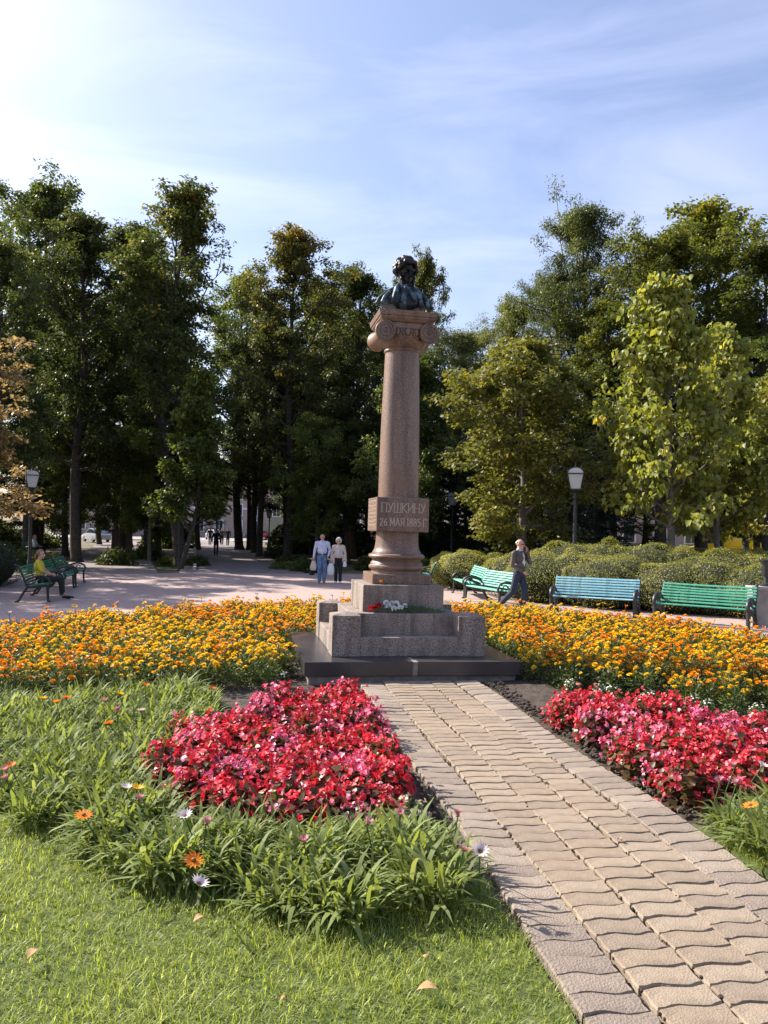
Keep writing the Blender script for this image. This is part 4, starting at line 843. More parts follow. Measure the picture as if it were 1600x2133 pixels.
TM['B1'] = tree_mesh(21, 20, .16, pB, 4.6, 42, 6, 62, .215, .62, .33, .54, topy=.16, flat=.62)
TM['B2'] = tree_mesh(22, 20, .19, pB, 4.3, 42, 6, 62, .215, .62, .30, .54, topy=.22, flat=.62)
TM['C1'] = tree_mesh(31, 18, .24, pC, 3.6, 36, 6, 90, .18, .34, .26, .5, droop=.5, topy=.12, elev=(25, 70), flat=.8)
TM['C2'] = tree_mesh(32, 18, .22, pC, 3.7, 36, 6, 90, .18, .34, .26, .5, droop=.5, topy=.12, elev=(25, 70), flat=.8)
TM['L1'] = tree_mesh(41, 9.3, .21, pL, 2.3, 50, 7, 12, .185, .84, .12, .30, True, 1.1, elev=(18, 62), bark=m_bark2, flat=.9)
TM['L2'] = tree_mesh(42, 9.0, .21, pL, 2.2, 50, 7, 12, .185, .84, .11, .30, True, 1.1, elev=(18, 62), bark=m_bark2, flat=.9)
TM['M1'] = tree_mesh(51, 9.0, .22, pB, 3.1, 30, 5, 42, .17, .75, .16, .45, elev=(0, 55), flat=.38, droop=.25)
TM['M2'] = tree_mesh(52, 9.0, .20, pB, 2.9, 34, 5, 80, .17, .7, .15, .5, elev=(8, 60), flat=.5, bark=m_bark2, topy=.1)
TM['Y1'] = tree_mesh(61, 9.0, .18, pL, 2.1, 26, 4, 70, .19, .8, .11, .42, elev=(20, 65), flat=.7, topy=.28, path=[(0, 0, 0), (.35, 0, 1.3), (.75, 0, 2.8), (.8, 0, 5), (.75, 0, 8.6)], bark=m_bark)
def spruce_mesh(seed, H):
    rg = np.random.default_rng(seed); b = MB(); b.tube([(0, 0, 0), (0, 0, H * .5), (0, 0, H)], [.13, .08, .012], 8); C = []; Dn = []
    for i in range(46):
        t = i / 46; z = H * (.08 + .9 * t)
        for j in range(7):
            a = rg.uniform(0, 6.28); Lp = (1 - t) * 2.0 * rg.uniform(.75, 1.1) + .12; d = np.array([math.cos(a), math.sin(a), -.28]); P = bez((0, 0, z), d, Lp, .05, 4, rg, .05)
            if j < 4: b.tube(P, [.018, .014, .01, .008, .005], 4, cap=False)
            nn = int(10 + 34 * Lp)
            for s_ in rg.uniform(.15, 1, nn):
                k = s_ * 4; q = min(3, int(k)); C.append(P[q] + (P[q + 1] - P[q]) * (k - q)); Dn.append(unit(P[q + 1] - P[q]) + rg.normal(0, .75, 3) + np.array([0, 0, -.25]))
    C = np.array(C); Dn = np.array(Dn); n = len(C)
    V, Fc, kk = leaves(C, Dn, rg.normal(size=(n, 3)), rg.uniform(.14, .26, n), .05); return b.mesh('trunk', m_bark, smooth=60), fastmesh('crown', V, Fc, LM['spr'], np.repeat(rg.uniform(0, 1, n), kk))
TM['S1'] = spruce_mesh(71, 8.0); TM['S2'] = spruce_mesh(72, 8.0)
TH = dict(A=20, B=20, C=18, L=9.3, M=9, Y=9, S=8)
def tree(kind, x, y, H, lm, rz, label, wide=1.0, group='park trees', name='tree'):
    e = empty(name, (x, y, PLZ - .08), R(rz), label, 'tree', group); s_ = H * (.945 if H > 12 else 1.0) / TH[kind[0]]; w = s_ * wide; e.scale = (w, w, s_)
    link('trunk', TM[kind][0], e); c = link('crown', TM[kind][1], e)
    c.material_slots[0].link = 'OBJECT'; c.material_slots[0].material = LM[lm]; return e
FARL = 'dark leafy tree among many, deep in the shaded wood behind the alley'
for a in [('A1', -21.0, 46, 23.3, 'dk', 20, 'tallest thin topped tree at far left of the skyline', 1.0), ('A2', -15.84, 40.2, 18.9, 'dk', 100, 'dark tree with stout trunk left of the side alley', 1.05),
          ('A3', -9.97, 38.4, 19.6, 'dkY', 0, 'tall tree with bent dark trunk and yellowing top at the alley corner', 1.02), ('B1', -17.3, 52, 23.2, 'dk', 200, 'broad dark tree rising between the two alleys', 1.08),
          ('A2', -5.67, 46.2, 20.6, 'brn', 250, 'tree with straight grey trunk and brown tinged top right of the alley', 1.0), ('B2', -2.05, 52, 20.2, 'dk', 40, 'dark dense tree just left of the column', 1.0),
          ('B1', -5.33, 60, 22.0, 'mid', 130, 'mid green tree behind the grey trunked one', 1.05), ('B2', -12.2, 66, 24.5, 'mid', 300, 'pale green tree rising beyond the alley middle', 1.05), ('Y1', -9.15, 35.2, 9.0, 'mid', 0, 'young leaning linden with pale top in front of the bent trunk', .95),
          ('M1', -15.9, 28.5, 8.9, 'org', 30, 'maple with orange brown leaves at the left edge', 1.1), ('A1', 2.6, 56, 22.8, 'lt', 300, 'light green tree whose top shows behind the bronze head', .55),
          ('S1', 3.1, 45.5, 9.2, 'spr', 0, 'dark spruce close behind the column on its right', 1.0), ('S2', 5.6, 44, 8.2, 'spr', 50, 'dark spruce left of the yellow green tree trunk', 1.2), ('S1', 1.4, 47, 8.6, 'spr', 90, 'dark spruce directly behind the column', 1.2),
          ('S2', 7.6, 33, 6.2, 'spr', 140, 'low dark spruce behind the lamp in the hedge', 1.35), ('S1', 9.8, 36, 7.0, 'spr', 200, 'dark spruce in the shade right of the hedge lamp', 1.3),
          ('C1', 4.5, 50, 15.6, 'fea', 0, 'feathery pale tree just right of the column', 1.1), ('C2', 8.5, 52, 18.2, 'fea', 70, 'taller feathery pale tree in the dip of the skyline', 1.15),
          ('M2', 4.95, 27.4, 8.5, 'ylg', 0, 'yellow green tree with reddish tips behind the bush', 1.1), ('C1', 12.2, 46, 22.4, 'fdk', 150, 'tall feathery dark tree at the left of the right skyline', .95), ('A1', 14.4, 40, 18.8, 'mpl', 80, 'olive maple behind the yellow linden', 1.05),
          ('A2', 17.6, 43, 21.5, 'mpl', 10, 'tallest olive maple in the right skyline', 1.2), ('B2', 18.8, 38, 17.2, 'mpl', 220, 'olive tree at the right edge of the skyline', 1.2), ('C2', 10.3, 47, 18.6, 'fdk', 210, 'feathery tree leaning over the sky gap on the right', .8),
          ('L1', 8.75, 23.4, 9.7, 'lin', 0, 'young linden with large yellow green leaves behind the hedge', .95), ('L2', 10.9, 25.4, 9.2, 'lin', 120, 'second yellow green linden, at the right edge behind the hedge', .95), ('L1', 13.4, 26.0, 8.4, 'ylg', 220, 'yellowing linden half out of frame at right', 1.1),
          ('B1', 16.4, 31, 12.0, 'mid', 100, 'mid green tree low at the right edge behind the lindens', .9), ('B2', 12.2, 43, 15.5, 'mpl', 330, 'olive tree filling the space under the feathery crown', 1.15)]:
    tree(*a)
for i, a in enumerate([('A1', -26.5, 50, 23.0, 'dk', 160), ('B2', -21.5, 66, 22.5, 'mid', 10), ('B1', -29.0, 66, 22.5, 'mid', 60), ('B1', -9.3, 84, 22.5, 'mid', 200), ('B1', -2.6, 68, 22, 'dk', 90), ('B2', 20.3, 60, 19, 'mid', 0), ('B1', 28.0, 60, 20, 'mid', 40), ('B2', 9.3, 72, 16, 'mid', 120), ('B1', 2.6, 70, 19, 'dk', 10),
                       ('A2', -8.2, 51.5, 18, 'dk', 0), ('A1', -9.7, 58.5, 18, 'dk', 90), ('A2', -11.4, 66, 18, 'mid', 190), ('B2', -6.9, 56, 17, 'dk', 0), ('B1', -13.9, 46, 17, 'dk', 70), ('A1', -15.7, 54, 18, 'dk', 210), ('B2', -17.9, 62, 18, 'mid', 20), ('A2', -19.4, 47.5, 17, 'dk', 140), ('A1', -22.5, 57, 18, 'dk', 10),
                       ('B2', -0.2, 47.5, 15, 'dk', 110), ('A1', -3.3, 54, 17, 'dk', 70), ('B1', 6.5, 60, 14, 'mid', 60), ('B2', -24.5, 40, 16, 'dk', 30), ('A2', 23.5, 45, 17, 'mpl', 200), ('B1', 15.5, 52, 16, 'mpl', 20), ('B2', -20.5, 76, 21, 'mid', 0), ('B1', -34, 58, 22, 'dk', 0)]):
    tree(*a, FARL, .85, 'far trees of the wood')
tree('A2', -17.6, 35, 15.5, 'dk', 60, 'dark tree at the left edge behind the orange brown maple', .95)
tree('A1', -21.5, 27.2, 14.5, 'dk', 20, 'shade tree out of sight at left whose branches dapple the plaza', 1.0)
tree('B2', -20.0, 22.0, 13, 'dk', 170, 'shade tree standing left of the view behind the dark hedge', 1.1)

for i, a in enumerate([(-23, 52, 9), (-19.8, 58, 9), (-26.5, 60, 10), (-15.2, 64, 10), (-31, 52, 11), (-21, 70, 11), (-27, 74, 12), (-36, 64, 12), (-4.5, 58, 9), (-1.0, 60, 10), (-7.0, 68, 10), (1.5, 58, 9), (-3.5, 74, 12), (5.5, 66, 11), (11, 58, 10), (15.5, 60, 9), (21.5, 50, 10), (26, 54, 11), (-8.6, 76, 10), (-25, 47, 8), (-2.0, 44.5, 8), (12.5, 50, 10), (7.5, 46, 8), (0.8, 52, 9), (18.2, 55, 8), (-29, 45, 9)]):
    tree('B1' if i % 2 else 'B2', a[0], a[1], a[2], ('dk', 'mid', 'dk')[i % 3], i * 50, 'low dark understory tree filling the gaps deep in the wood', 1.45, 'understory trees of the wood')

for i, (x, y, h_, lb) in enumerate([(-12.9, 43, 7.5, 'small sunlit yellow green tree between the bent trunk and the side alley'), (-3.7, 43.5, 8.0, 'small sunlit yellow green tree left of the column below the dark crowns'), (-17.6, 45, 9.0, 'small sunlit tree above the pillar busts'), (1.4, 40, 10.5, 'slim light green tree peeping out beside the column shaft'), (7.2, 40, 9.5, 'pale small tree behind the yellow green one')]):
    tree('M2', x, y, h_, ('lt', 'mid')[i % 2], i * 70, lb, .8, 'small sunlit trees')  # lighter leaf colours stand in for sunlit patches deep in the wood

# undergrowth around trunk bases
m_under = leafmat('undergrowth leaf', (0.03, 0.05, 0.014), (0.08, 0.11, 0.025), .3, c3=(0.16, 0.17, 0.04))
def shrub_mesh(seed, r_, h, n, lf):
    rg = np.random.default_rng(seed); C = rg.normal(size=(n, 3)); C = unit(C) * (rg.uniform(0, 1, n) ** .4)[:, None] * np.array([r_, r_, h]); C[:, 2] = np.abs(C[:, 2]); up = unit(np.array([0, 0, 1]) + rg.normal(0, .6, (n, 3))); dr = np.cross(up, rg.normal(size=(n, 3)))
    V, Fc, kk = leaves(C, dr, up, lf * rg.uniform(.7, 1.3, n), lf * .55); return fastmesh('leaves', V, Fc, m_under, np.repeat(rg.uniform(0, 1, n), kk))
SHM = [shrub_mesh(1, .9, .8, 1500, .16), shrub_mesh(2, 1.2, .55, 1700, .15)]; rnd = random.Random(8)
for i, (x, y, s_) in enumerate([(-3.6, 35.6, .8), (-4.6, 37.2, .75), (-0.6, 38.5, 1), (-5.0, 43, .9), (-9.2, 38.6, .7), (-10.6, 39.4, .8), (-13.0, 38, 1.1), (-16.5, 36.5, 1.3), (-19, 38, 1.4), (1.6, 37, 1.3), (4.5, 34, 1.5), (7, 31, 1.5), (10, 32, 1.6), (13.5, 31, 1.8), (-7.0, 51, 1), (-22, 44, 1.7), (-13.6, 45, 1.1), (0.5, 41, 1.5), (16, 33, 1.8), (8.5, 37, 1.7)]):
    e = empty('shrub', (x, y, PLZ - .05), rnd.uniform(0, 6), 'low leafy undergrowth shrub at the foot of the trees', 'shrub', 'undergrowth shrubs'); e.scale = (s_, s_, s_)
    link('leaves', SHM[i % 2], e); MB().tube([(0, 0, -.05), (.03, 0, .3), (.0, .04, .6)], [.03, .02, .01], 5).build('stem', m_bark, e)

# ------------------------------------------------------------------ background: stone busts, hoarding, walls, cars, buildings
for i in range(34):
    x = -50 + i * 1.95; y = 64 + 5 * math.sin(i * 1.7)
    ax = -5.9 - 17.1 * (y - 33) / 71; bx_ = -11.0 - 19.5 * (y - 31) / 59
    if abs(x - ax) < 4.3 or abs(x - bx_) < 3.6: continue
    e = empty('shrub', (x, y, PLZ - .1), rnd.uniform(0, 6), 'tall dark shrub in the belt at the back of the wood', 'shrub', 'shrub belt behind the wood'); q = rnd.uniform(2.0, 3.0); e.scale = (q, q, q * 1.15); link('leaves', SHM[i % 2], e); MB().tube([(0, 0, -.05), (.03, 0, .3), (.0, .04, .6)], [.03, .02, .01], 5).build('stem', m_bark, e)
m_herm = mat('brown red pillar stone', (0.10, 0.055, 0.045), (0.17, 0.10, 0.08), scale=20, rough=0.7)
for i, (x, y, lb) in enumerate([(-17.35, 50.3, 'stone bust on a brown pillar, left of the pair by the side alley'), (-16.6, 50.8, 'stone bust on a brown pillar, right of the pair by the side alley')]):
    e = empty('pillar_bust', (x, y, PLZ), R(10), lb, 'statue', 'pillar busts'); MB().box((0, 0, .75), (.42, .36, 1.5), taper=.86).box((0, 0, 0.06), (.6, .55, .12)).build('pillar', m_herm, e, bevel=.01)
    b = MB(); b.ball((0, 0, 1.58), (.24, .15, .16)).ball((0, -.02, 1.92), (.10, .12, .14)).ball((0, -.12, 1.9), (.02, .03, .03)).tube([(0, 0, 1.6), (0, 0, 1.85)], .075, 10); link('sculpted_head', remeshed(b, 'sculpted_head', .018, 2, [m_herm]), e)
m_hoard = mat('pale grey hoarding sheet', (0.45, 0.46, 0.45), (0.52, 0.53, 0.52), scale=2, rough=0.7)
e = empty('hoarding', (-12.3, 88, PLZ), R(14), 'pale grey panel hoarding on stone blocks at the far end of the alley', 'fence')
for i in range(4): MB().box((i * 1.52, 0, 2.0), (1.49, .06, 2.2)).build('panel', m_hoard, e, bevel=.01)
for i in range(3): MB().box((.3 + i * 2.05, 0, .45), (2.0, .5, .9)).build('stone_block', m_conc, e, bevel=.03)
e = empty('low_wall', (-22.4, 88, PLZ), R(14), 'low stone wall left of the steps at the end of the alley', 'wall'); MB().box((0, 0, .5), (3.2, .5, 1.0)).build('wall_body', m_conc, e, bevel=.03); MB().box((0, 0, 1.04), (3.3, .6, .09)).build('coping', m_conc, e, bevel=.02)
m_glass = mat('dark window glass', (0.02, 0.025, 0.03), (0.04, 0.05, 0.06), scale=1, rough=0.08, spec=0.6)
m_tyre = mat('tyre rubber', (0.012, 0.012, 0.012), scale=20, rough=0.9); m_rim = mat('wheel rim alloy', (0.45, 0.45, 0.46), scale=20, rough=0.35, metal=.8)
PAINT = {k: mat(k + ' car paint', c, c, rough=0.25, spec=0.5, coat=0.6) for k, c in dict(white=(.72, .72, .72), silver=(.38, .39, .41), red=(.35, .02, .02), dark=(.03, .032, .04), yellow=(.75, .55, .02)).items()}
def car(loc, rz, paint, label, van=False):
    e = empty('parked_car', loc, rz, label, 'van' if van else 'car', 'cars parked along the far streets'); Lc, w = (5.2, .95) if van else (4.3, .86)
    low = [(-.5, .28), (-.5, .7), (-.47, .86), (-.3, .93), (.28, .92), (.44, .80), (.5, .62), (.5, .28)] if not van else [(-.5, .3), (-.5, 1.0), (-.3, 1.05), (.34, 1.05), (.47, .95), (.5, .7), (.5, .3)]
    up = [(-.40, .90), (-.28, 1.40), (-.02, 1.46), (.12, 1.38), (.30, .91)] if not van else [(-.5, 1.02), (-.49, 2.1), (.22, 2.15), (.38, 1.05)]
    b = MB()
    for pr, ww in ((low, w), (up, w * .86)):
        n = len(pr); P = [(x * Lc, -ww, z) for x, z in pr] + [(x * Lc, ww, z) for x, z in pr]; b.add(P, [tuple(range(n)), tuple(range(n, 2 * n))[::-1]] + [(i, n + i, n + (i + 1) % n, (i + 1) % n) for i in range(n)])
    b.build('body', PAINT[paint], e, bevel=.06, smooth=40)
    for s_ in (-1, 1):
        q = [(-.36, .97), (-.26, 1.34), (-.02, 1.39), (.10, 1.32), (.25, .96)] if not van else [(.06, 1.3), (.06, 1.9), (.2, 1.9), (.32, 1.3)]
        g = MB(); g.add([(x * Lc, s_ * (w * .86 + .004), z) for x, z in q], [tuple(range(len(q)))]); g.build('side_window', m_glass, e)
        for x in (-.3, .31):
            t = MB(); prf = [(.17, -.1), (.31, -.1), (.33, -.06), (.33, .06), (.31, .1), (.17, .1)]; t.lathe(prf, 18); wh = t.build('wheel', m_tyre, e, smooth=40, loc=(x * Lc, s_ * (w - .1), .33)); wh.rotation_euler = (R(90), 0, 0); MB().lathe([(.18, -.105), (.19, -.09), (.19, .09), (.18, .105)], 14).build('rim', m_rim, wh)
        MB().ball((.492 * Lc, s_ * w * .72, .68), (.05, .16, .07), 8, 6).build('headlight', m_pane, e, smooth=True)
car((-47, 68, PLZ), R(135), 'white', 'white car on the street at far left'); car((-43.3, 64.6, PLZ), R(135), 'silver', 'silver car parked behind the left lamp'); car((-38.8, 69, PLZ), R(140), 'white', 'white van among the trunks at left', True); car((-36.5, 62, PLZ), R(140), 'red', 'red car seen between the left trunks')
car((-24.5, 112, PLZ), R(95), 'white', 'white car at the far end of the alley'); car((-18.5, 116, PLZ), R(180), 'dark', 'dark car crossing the far square'); car((-15.8, 112, PLZ), R(185), 'red', 'red car beside the hoarding at the far end of the alley'); car((-31, 84, PLZ), R(130), 'silver', 'silver car between the trunks beyond the pillar busts')
car((24.3, 70, PLZ), R(165), 'white', 'white car beyond the hedge under the lindens'); car((28.5, 66, PLZ), R(165), 'yellow', 'yellow van half hidden by trunks on the right', True); car((33.5, 66, PLZ), R(165), 'silver', 'silver car at the right end of the far street')
def building(name, label, loc, rz, W_, H_, D_, cols, rows, wall, roof):
    e = empty(name, loc, rz, label, 'building'); MB().box((0, D_ / 2, H_ / 2), (W_, D_, H_)).build('wall', wall, e); MB().box((0, D_ / 2, H_ + .2), (W_ + .8, D_ + .8, .4)).build('roof', roof, e, bevel=.05)
    MB().box((0, -.06, H_ * .5), (W_, .14, .25)).build('cornice', m_white, e)
    fm = MB().box((0, -.05, 0), (1.5, .12, 2.1)).mesh('window', m_white); gm = MB().box((-.31, -.12, 0), (.54, .03, 1.85)).box((.31, -.12, 0), (.54, .03, 1.85)).mesh('pane', m_glass)
    for i in range(cols):
        for j in range(rows):
            f_ = link('window', fm, e, (-W_ / 2 + W_ * (i + .5) / cols, 0, 2.0 + (H_ - 1.6) * j / rows)); link('pane', gm, f_)
m_pale = mat('pale stucco', (0.36, 0.33, 0.30), (0.42, 0.38, 0.35), scale=.5, rough=.9); m_pink = mat('pinkish stucco', (0.36, 0.27, 0.24), (0.42, 0.32, 0.28), scale=.5, rough=.9); m_roof = mat('grey sheet roof', (0.2, 0.2, 0.2), scale=2, rough=.6)
building('building', 'pale two storey building beyond the street at left', (-72, 90, PLZ), R(40), 46, 9, 12, 14, 2, m_pale, m_roof)
building('building', 'pinkish building across the square at the end of the alley', (-30, 134, PLZ), R(8), 52, 10, 14, 16, 3, m_pink, m_roof)
building('building', 'pale building with window rows beyond the trees on the right', (42, 84, PLZ), R(-16), 46, 9, 12, 14, 2, m_pink, m_roof)
yb = empty('shrub', (30.5, 61, PLZ), 0, 'bright yellow autumn shrub beyond the hedge at right', 'shrub'); yb.scale = (1.7, 1.7, 2.6)
sh = link('leaves', SHM[0], yb); sh.material_slots[0].link = 'OBJECT'; sh.material_slots[0].material = leafmat('bright yellow leaf', (0.5, 0.38, 0.02), (0.7, 0.55, 0.04), .35); MB().tube([(0, 0, -.05), (.03, 0, .3), (.0, .04, .6)], [.03, .02, .01], 5).build('stem', m_bark, yb)

# ------------------------------------------------------------------ plants of the flower beds
def inpoly(x, y, poly):
    x = np.asarray(x); y = np.asarray(y); c = np.zeros(x.shape, bool); n = len(poly)
    for i in range(n):
        (x1, y1), (x2, y2) = poly[i], poly[(i + 1) % n]
        c ^= ((y1 > y) != (y2 > y)) & (x < (x2 - x1) * (y - y1) / (y2 - y1 + 1e-12) + x1)
    return c
def scatter(box, step, test, seed, jit=.45):
    rg = np.random.default_rng(seed); gx, gy = np.meshgrid(np.arange(box[0], box[1], step), np.arange(box[2], box[3], step * .87)); gx[1::2] += step / 2
    x = gx.ravel() + rg.uniform(-jit, jit, gx.size) * step; y = gy.ravel() + rg.uniform(-jit, jit, gx.size) * step; k = test(x, y); return x[k], y[k]
def blades(B, d, ln, wd, droop, segs=3, tip=0.0, fold=.15):
    """arching strap leaves: base (n,3), start direction, length, width, droop; returns V,F(tri),k"""
    n = len(B); d = unit(d); rows = []; p = B.copy(); h = unit(np.stack([d[:, 0], d[:, 1], np.zeros(n)], 1) + 1e-6); sd_ = np.stack([-h[:, 1], h[:, 0], np.zeros(n)], 1)
    ws = {3: (.55, 1.0, .8), 2: (.9, .75), 4: (.5, .95, 1.0, .65)}[segs]
    for s_ in range(segs):
        rows += [p + sd_ * (wd * ws[s_] / 2)[:, None], p - sd_ * (wd * ws[s_] / 2)[:, None]]
        p = p + d * (ln / segs)[:, None]; d = unit(d + h * .12 + np.array([0, 0, -1.0]) * droop[:, None])
    rows.append(p); k = 2 * segs + 1; V = np.stack(rows, 1).reshape(-1, 3); base = np.arange(n)[:, None] * k; tr = []
    for s_ in range(segs - 1): a = 2 * s_; tr += [(a, a + 1, a + 3), (a, a + 3, a + 2)]
    a = 2 * (segs - 1); tr.append((a, a + 1, a + 2))
    return V, np.concatenate([base + np.array(t)[None] for t in tr], 1).reshape(-1, 3), k
def cat_(parts):
    V = []; Fs = []; T = []; o = 0
    for v, f_, t in parts: V.append(v); Fs.append(f_ + o); T.append(t); o += len(v)
    return np.concatenate(V), np.concatenate(Fs), np.concatenate(T)
MONI = MON.matrix_world.inverted()
def off_slab(x, y, mrg):
    c, s_ = math.cos(R(10.6)), math.sin(R(10.6)); dx = x - .15; dy = y - 9.42; return (np.abs(dx * c + dy * s_) > 1.18 + mrg) | (np.abs(-dx * s_ + dy * c) > 1.18 + mrg)
def off_path(x, y, mrg):
    lx, ly = path_local(x, y); return (np.abs(lx) > .66 + mrg) | (ly > .1)
def in_view(x, y, m=.5): return (np.abs(x) < y * .50 + m) & (y > .8)

# --- begonias
m_bleaf = leafmat('bronze begonia leaf', (0.05, 0.035, 0.015), (0.13, 0.075, 0.03), .25, rough=.35, rand=.1)
m_bgreen = leafmat('green begonia leaf', (0.05, 0.075, 0.02), (0.12, 0.15, 0.045), .25, rough=.35, rand=.1)
m_bred = leafmat('red begonia petal', (0.43, 0.014, 0.026), (0.64, 0.045, 0.062), .3, tcol=(1.2, .8, .9), rand=.22, c3=(0.80, 0.27, 0.31))
m_bpink = leafmat('pink begonia petal', (0.62, 0.06, 0.16), (0.80, 0.20, 0.32), .25, tcol=(1.1, .8, .9), rand=.12, c3=(0.88, 0.45, 0.55))
m_bcream = leafmat('cream begonia petal', (0.58, 0.48, 0.34), (0.72, 0.62, 0.48), .25, tcol=(1.1, 1, .8), rand=.1, c3=(0.8, 0.74, 0.66))
def begonia(seed):
    rg = np.random.default_rng(seed); n = 130; d = unit(rg.normal(size=(n, 3))); d[:, 2] = np.abs(d[:, 2]); C = d * np.array([.12, .12, .21]) * (rg.uniform(.3, 1, n) ** .5)[:, None]; up = unit(d + np.array([0, 0, .8]) + rg.normal(0, .4, (n, 3)))
    V, Fc, k = leaves(C, np.cross(up, rg.normal(size=(n, 3))) + d * .4, up, rg.uniform(.035, .06, n), rg.uniform(.03, .05, n), .1, True); lm = fastmesh('foliage', V, Fc, m_bleaf, np.repeat(rg.uniform(0, 1, n), k))
    m = 46; d = unit(rg.normal(size=(m, 3))); d[:, 2] = np.abs(d[:, 2]) * 1.25 + .08; C = unit(d) * np.array([.145, .145, .25]) * rg.uniform(.7, 1.14, m)[:, None]; C += rg.normal(0, .008, (m, 3)); parts = []
    tn = np.clip(rg.normal(.42, .25, m), 0, 1)
    for q in range(4):
        a = rg.uniform(0, 6.28, m); sd_ = unit(np.cross(d, np.stack([np.cos(a), np.sin(a), rg.uniform(-.5, .5, m)], 1))); up = unit(d + rg.normal(0, .5, (m, 3)))
        V, Fc, k = leaves(C + rg.normal(0, .006, (m, 3)), sd_ + d * .5, up, rg.uniform(.018, .03, m), rg.uniform(.018, .03, m), .15, True); parts.append((V, Fc, np.repeat(np.clip(tn + rg.normal(0, .12, m), 0, 1), k)))
    V, Fc, T = cat_(parts); return lm, fastmesh('blossoms', V, Fc, m_bred, T)
BG = [begonia(i) for i in range(5)]; rnd = random.Random(5)
def put_begonia(x, y, colr, side, sc):
    lab = {'red': 'red flowering begonia plant in the bed %s of the paver path', 'pink': 'pink flowering begonia plant among the red ones %s of the paver path', 'cream': 'cream flowering begonia plant at the edge of the red bed %s of the path'}[colr] % side
    lm, bm_ = BG[rnd.randrange(5)]; o = link('begonia_plant', lm, None, (x, y, float(tz(x, y)) - .015), rnd.uniform(0, 6.28)); tag(o, lab, 'plant', '%s begonias %s of the path' % (colr, side)); o.scale = (sc, sc, sc * rnd.uniform(.85, 1.2))
    c = link('blossoms', bm_, o); m_ = {'red': m_bred, 'pink': m_bpink, 'cream': m_bcream}[colr]; c.material_slots[0].link = 'OBJECT'; c.material_slots[0].material = m_
    if colr == 'cream': o.material_slots[0].link = 'OBJECT'; o.material_slots[0].material = m_bgreen
redL = [(-1.30, 4.40), (-1.46, 5.55), (-0.95, 6.45), (-0.25, 7.15), (-0.03, 6.0), (0.20, 4.5), (0.17, 4.10), (-0.36, 4.0), (-0.82, 4.05)]
redR = [(1.12, 6.75), (1.77, 7.05), (3.4, 5.95), (3.3, 4.75), (2.3, 4.62), (1.56, 4.5), (1.30, 5.5)]
for poly, side, sd0 in ((redL, 'left', 1), (redR, 'right', 2)):
    X, Y = scatter((-2, 4, 3.5, 7.6), .165, lambda x, y: inpoly(x, y, poly) & off_path(x, y, .15) & in_view(x, y), sd0)
    for x, y in zip(X, Y):
        ed = (side == 'left' and (y < 4.22 or (x < -1.0 and y < 4.95))) and rnd.random() < .32
        put_begonia(float(x), float(y), 'cream' if ed else ('pink' if rnd.random() < .2 else 'red'), side, rnd.uniform(.72, 1.2))

# --- gazanias: strap leaved clumps and single daisies
m_gleaf = leafmat('gazania strap leaf', (0.11, 0.148, 0.042), (0.22, 0.27, 0.085), .42, rough=.6, spec=.25, rand=.15, c3=(0.26, 0.29, 0.14))
def gazania(seed, n=165, hgt=.20):
    rg = np.random.default_rng(seed); a = rg.uniform(0, 6.28, n); el = rg.uniform(.35, 1.45, n); B = np.stack([np.cos(a), np.sin(a), np.zeros(n)], 1) * (.13 * np.sqrt(rg.uniform(0, 1, n)))[:, None]; B[:, 2] = rg.uniform(0, .07, n)
    ad = a + rg.normal(0, 1.1, n); d = np.stack([np.cos(ad) * np.cos(el), np.sin(ad) * np.cos(el), np.sin(el)], 1)
    V, Fc, k = blades(B, d, rg.uniform(.45, 1.15, n) * hgt, rg.uniform(.010, .024, n), rg.uniform(.08, .5, n), 4); return fastmesh('gazania_plant', V, Fc, m_gleaf, np.repeat(np.clip(rg.normal(.42, .22, n), 0, 1), k))
GZ = [gazania(i) for i in range(5)] + [gazania(9, 80, .22)]
gazL = [(-3.6, 6.6), (-2.9, 6.55), (-1.62, 7.35), (-1.42, 6.5), (-1.42, 5.4), (-1.28, 4.36), (-0.85, 4.0), (-0.33, 3.93), (0.20, 4.0), (0.42, 3.98), (0.46, 3.58), (0.22, 3.32), (-0.29, 3.22), (-0.85, 3.43), (-1.36, 3.70), (-2.1, 4.4), (-3.6, 5.5)]
gazR = [(1.62, 4.3), (2.35, 4.55), (3.3, 4.7), (3.3, 3.95), (2.2, 3.75), (1.62, 3.85)]
def put_gaz(x, y, label, group, sc, i): o = link('gazania_plant', GZ[i], None, (x, y, float(tz(x, y)) - .012), rnd.uniform(0, 6.28)); o.scale = (sc, sc, sc * rnd.uniform(.9, 1.2)); tag(o, label, 'plant', group)
for poly, lb, gr, sd0 in ((gazL, 'grey green strap leaved gazania clump in the border left of the path', 'gazania clumps left of the path', 3), (gazR, 'grey green strap leaved gazania clump right of the path below the red bed', 'gazania clumps right of the path', 4)):
    X, Y = scatter((-4, 4, 3, 7.6), .185, lambda x, y: inpoly(x, y, poly) & off_path(x, y, .10) & in_view(x, y, .3), sd0)
    for x, y in zip(X, Y): put_gaz(float(x), float(y), lb, gr, rnd.uniform(.8, 1.2), rnd.randrange(5))
X, Y = scatter((-6.5, 6.5, 8, 16.5), .36, lambda x, y: (bed_r(x, y) > 5.25) & (bed_r(x, y) < 6.15) & in_view(x, y) & ((x < -1.5) | (x > 2.5)), 6)
for x, y in zip(X, Y): put_gaz(float(x), float(y), 'pale strap leaved gazania clump on the far rim of the flower bed', 'gazania clumps on the far rim', rnd.uniform(.8, 1.15), 5)
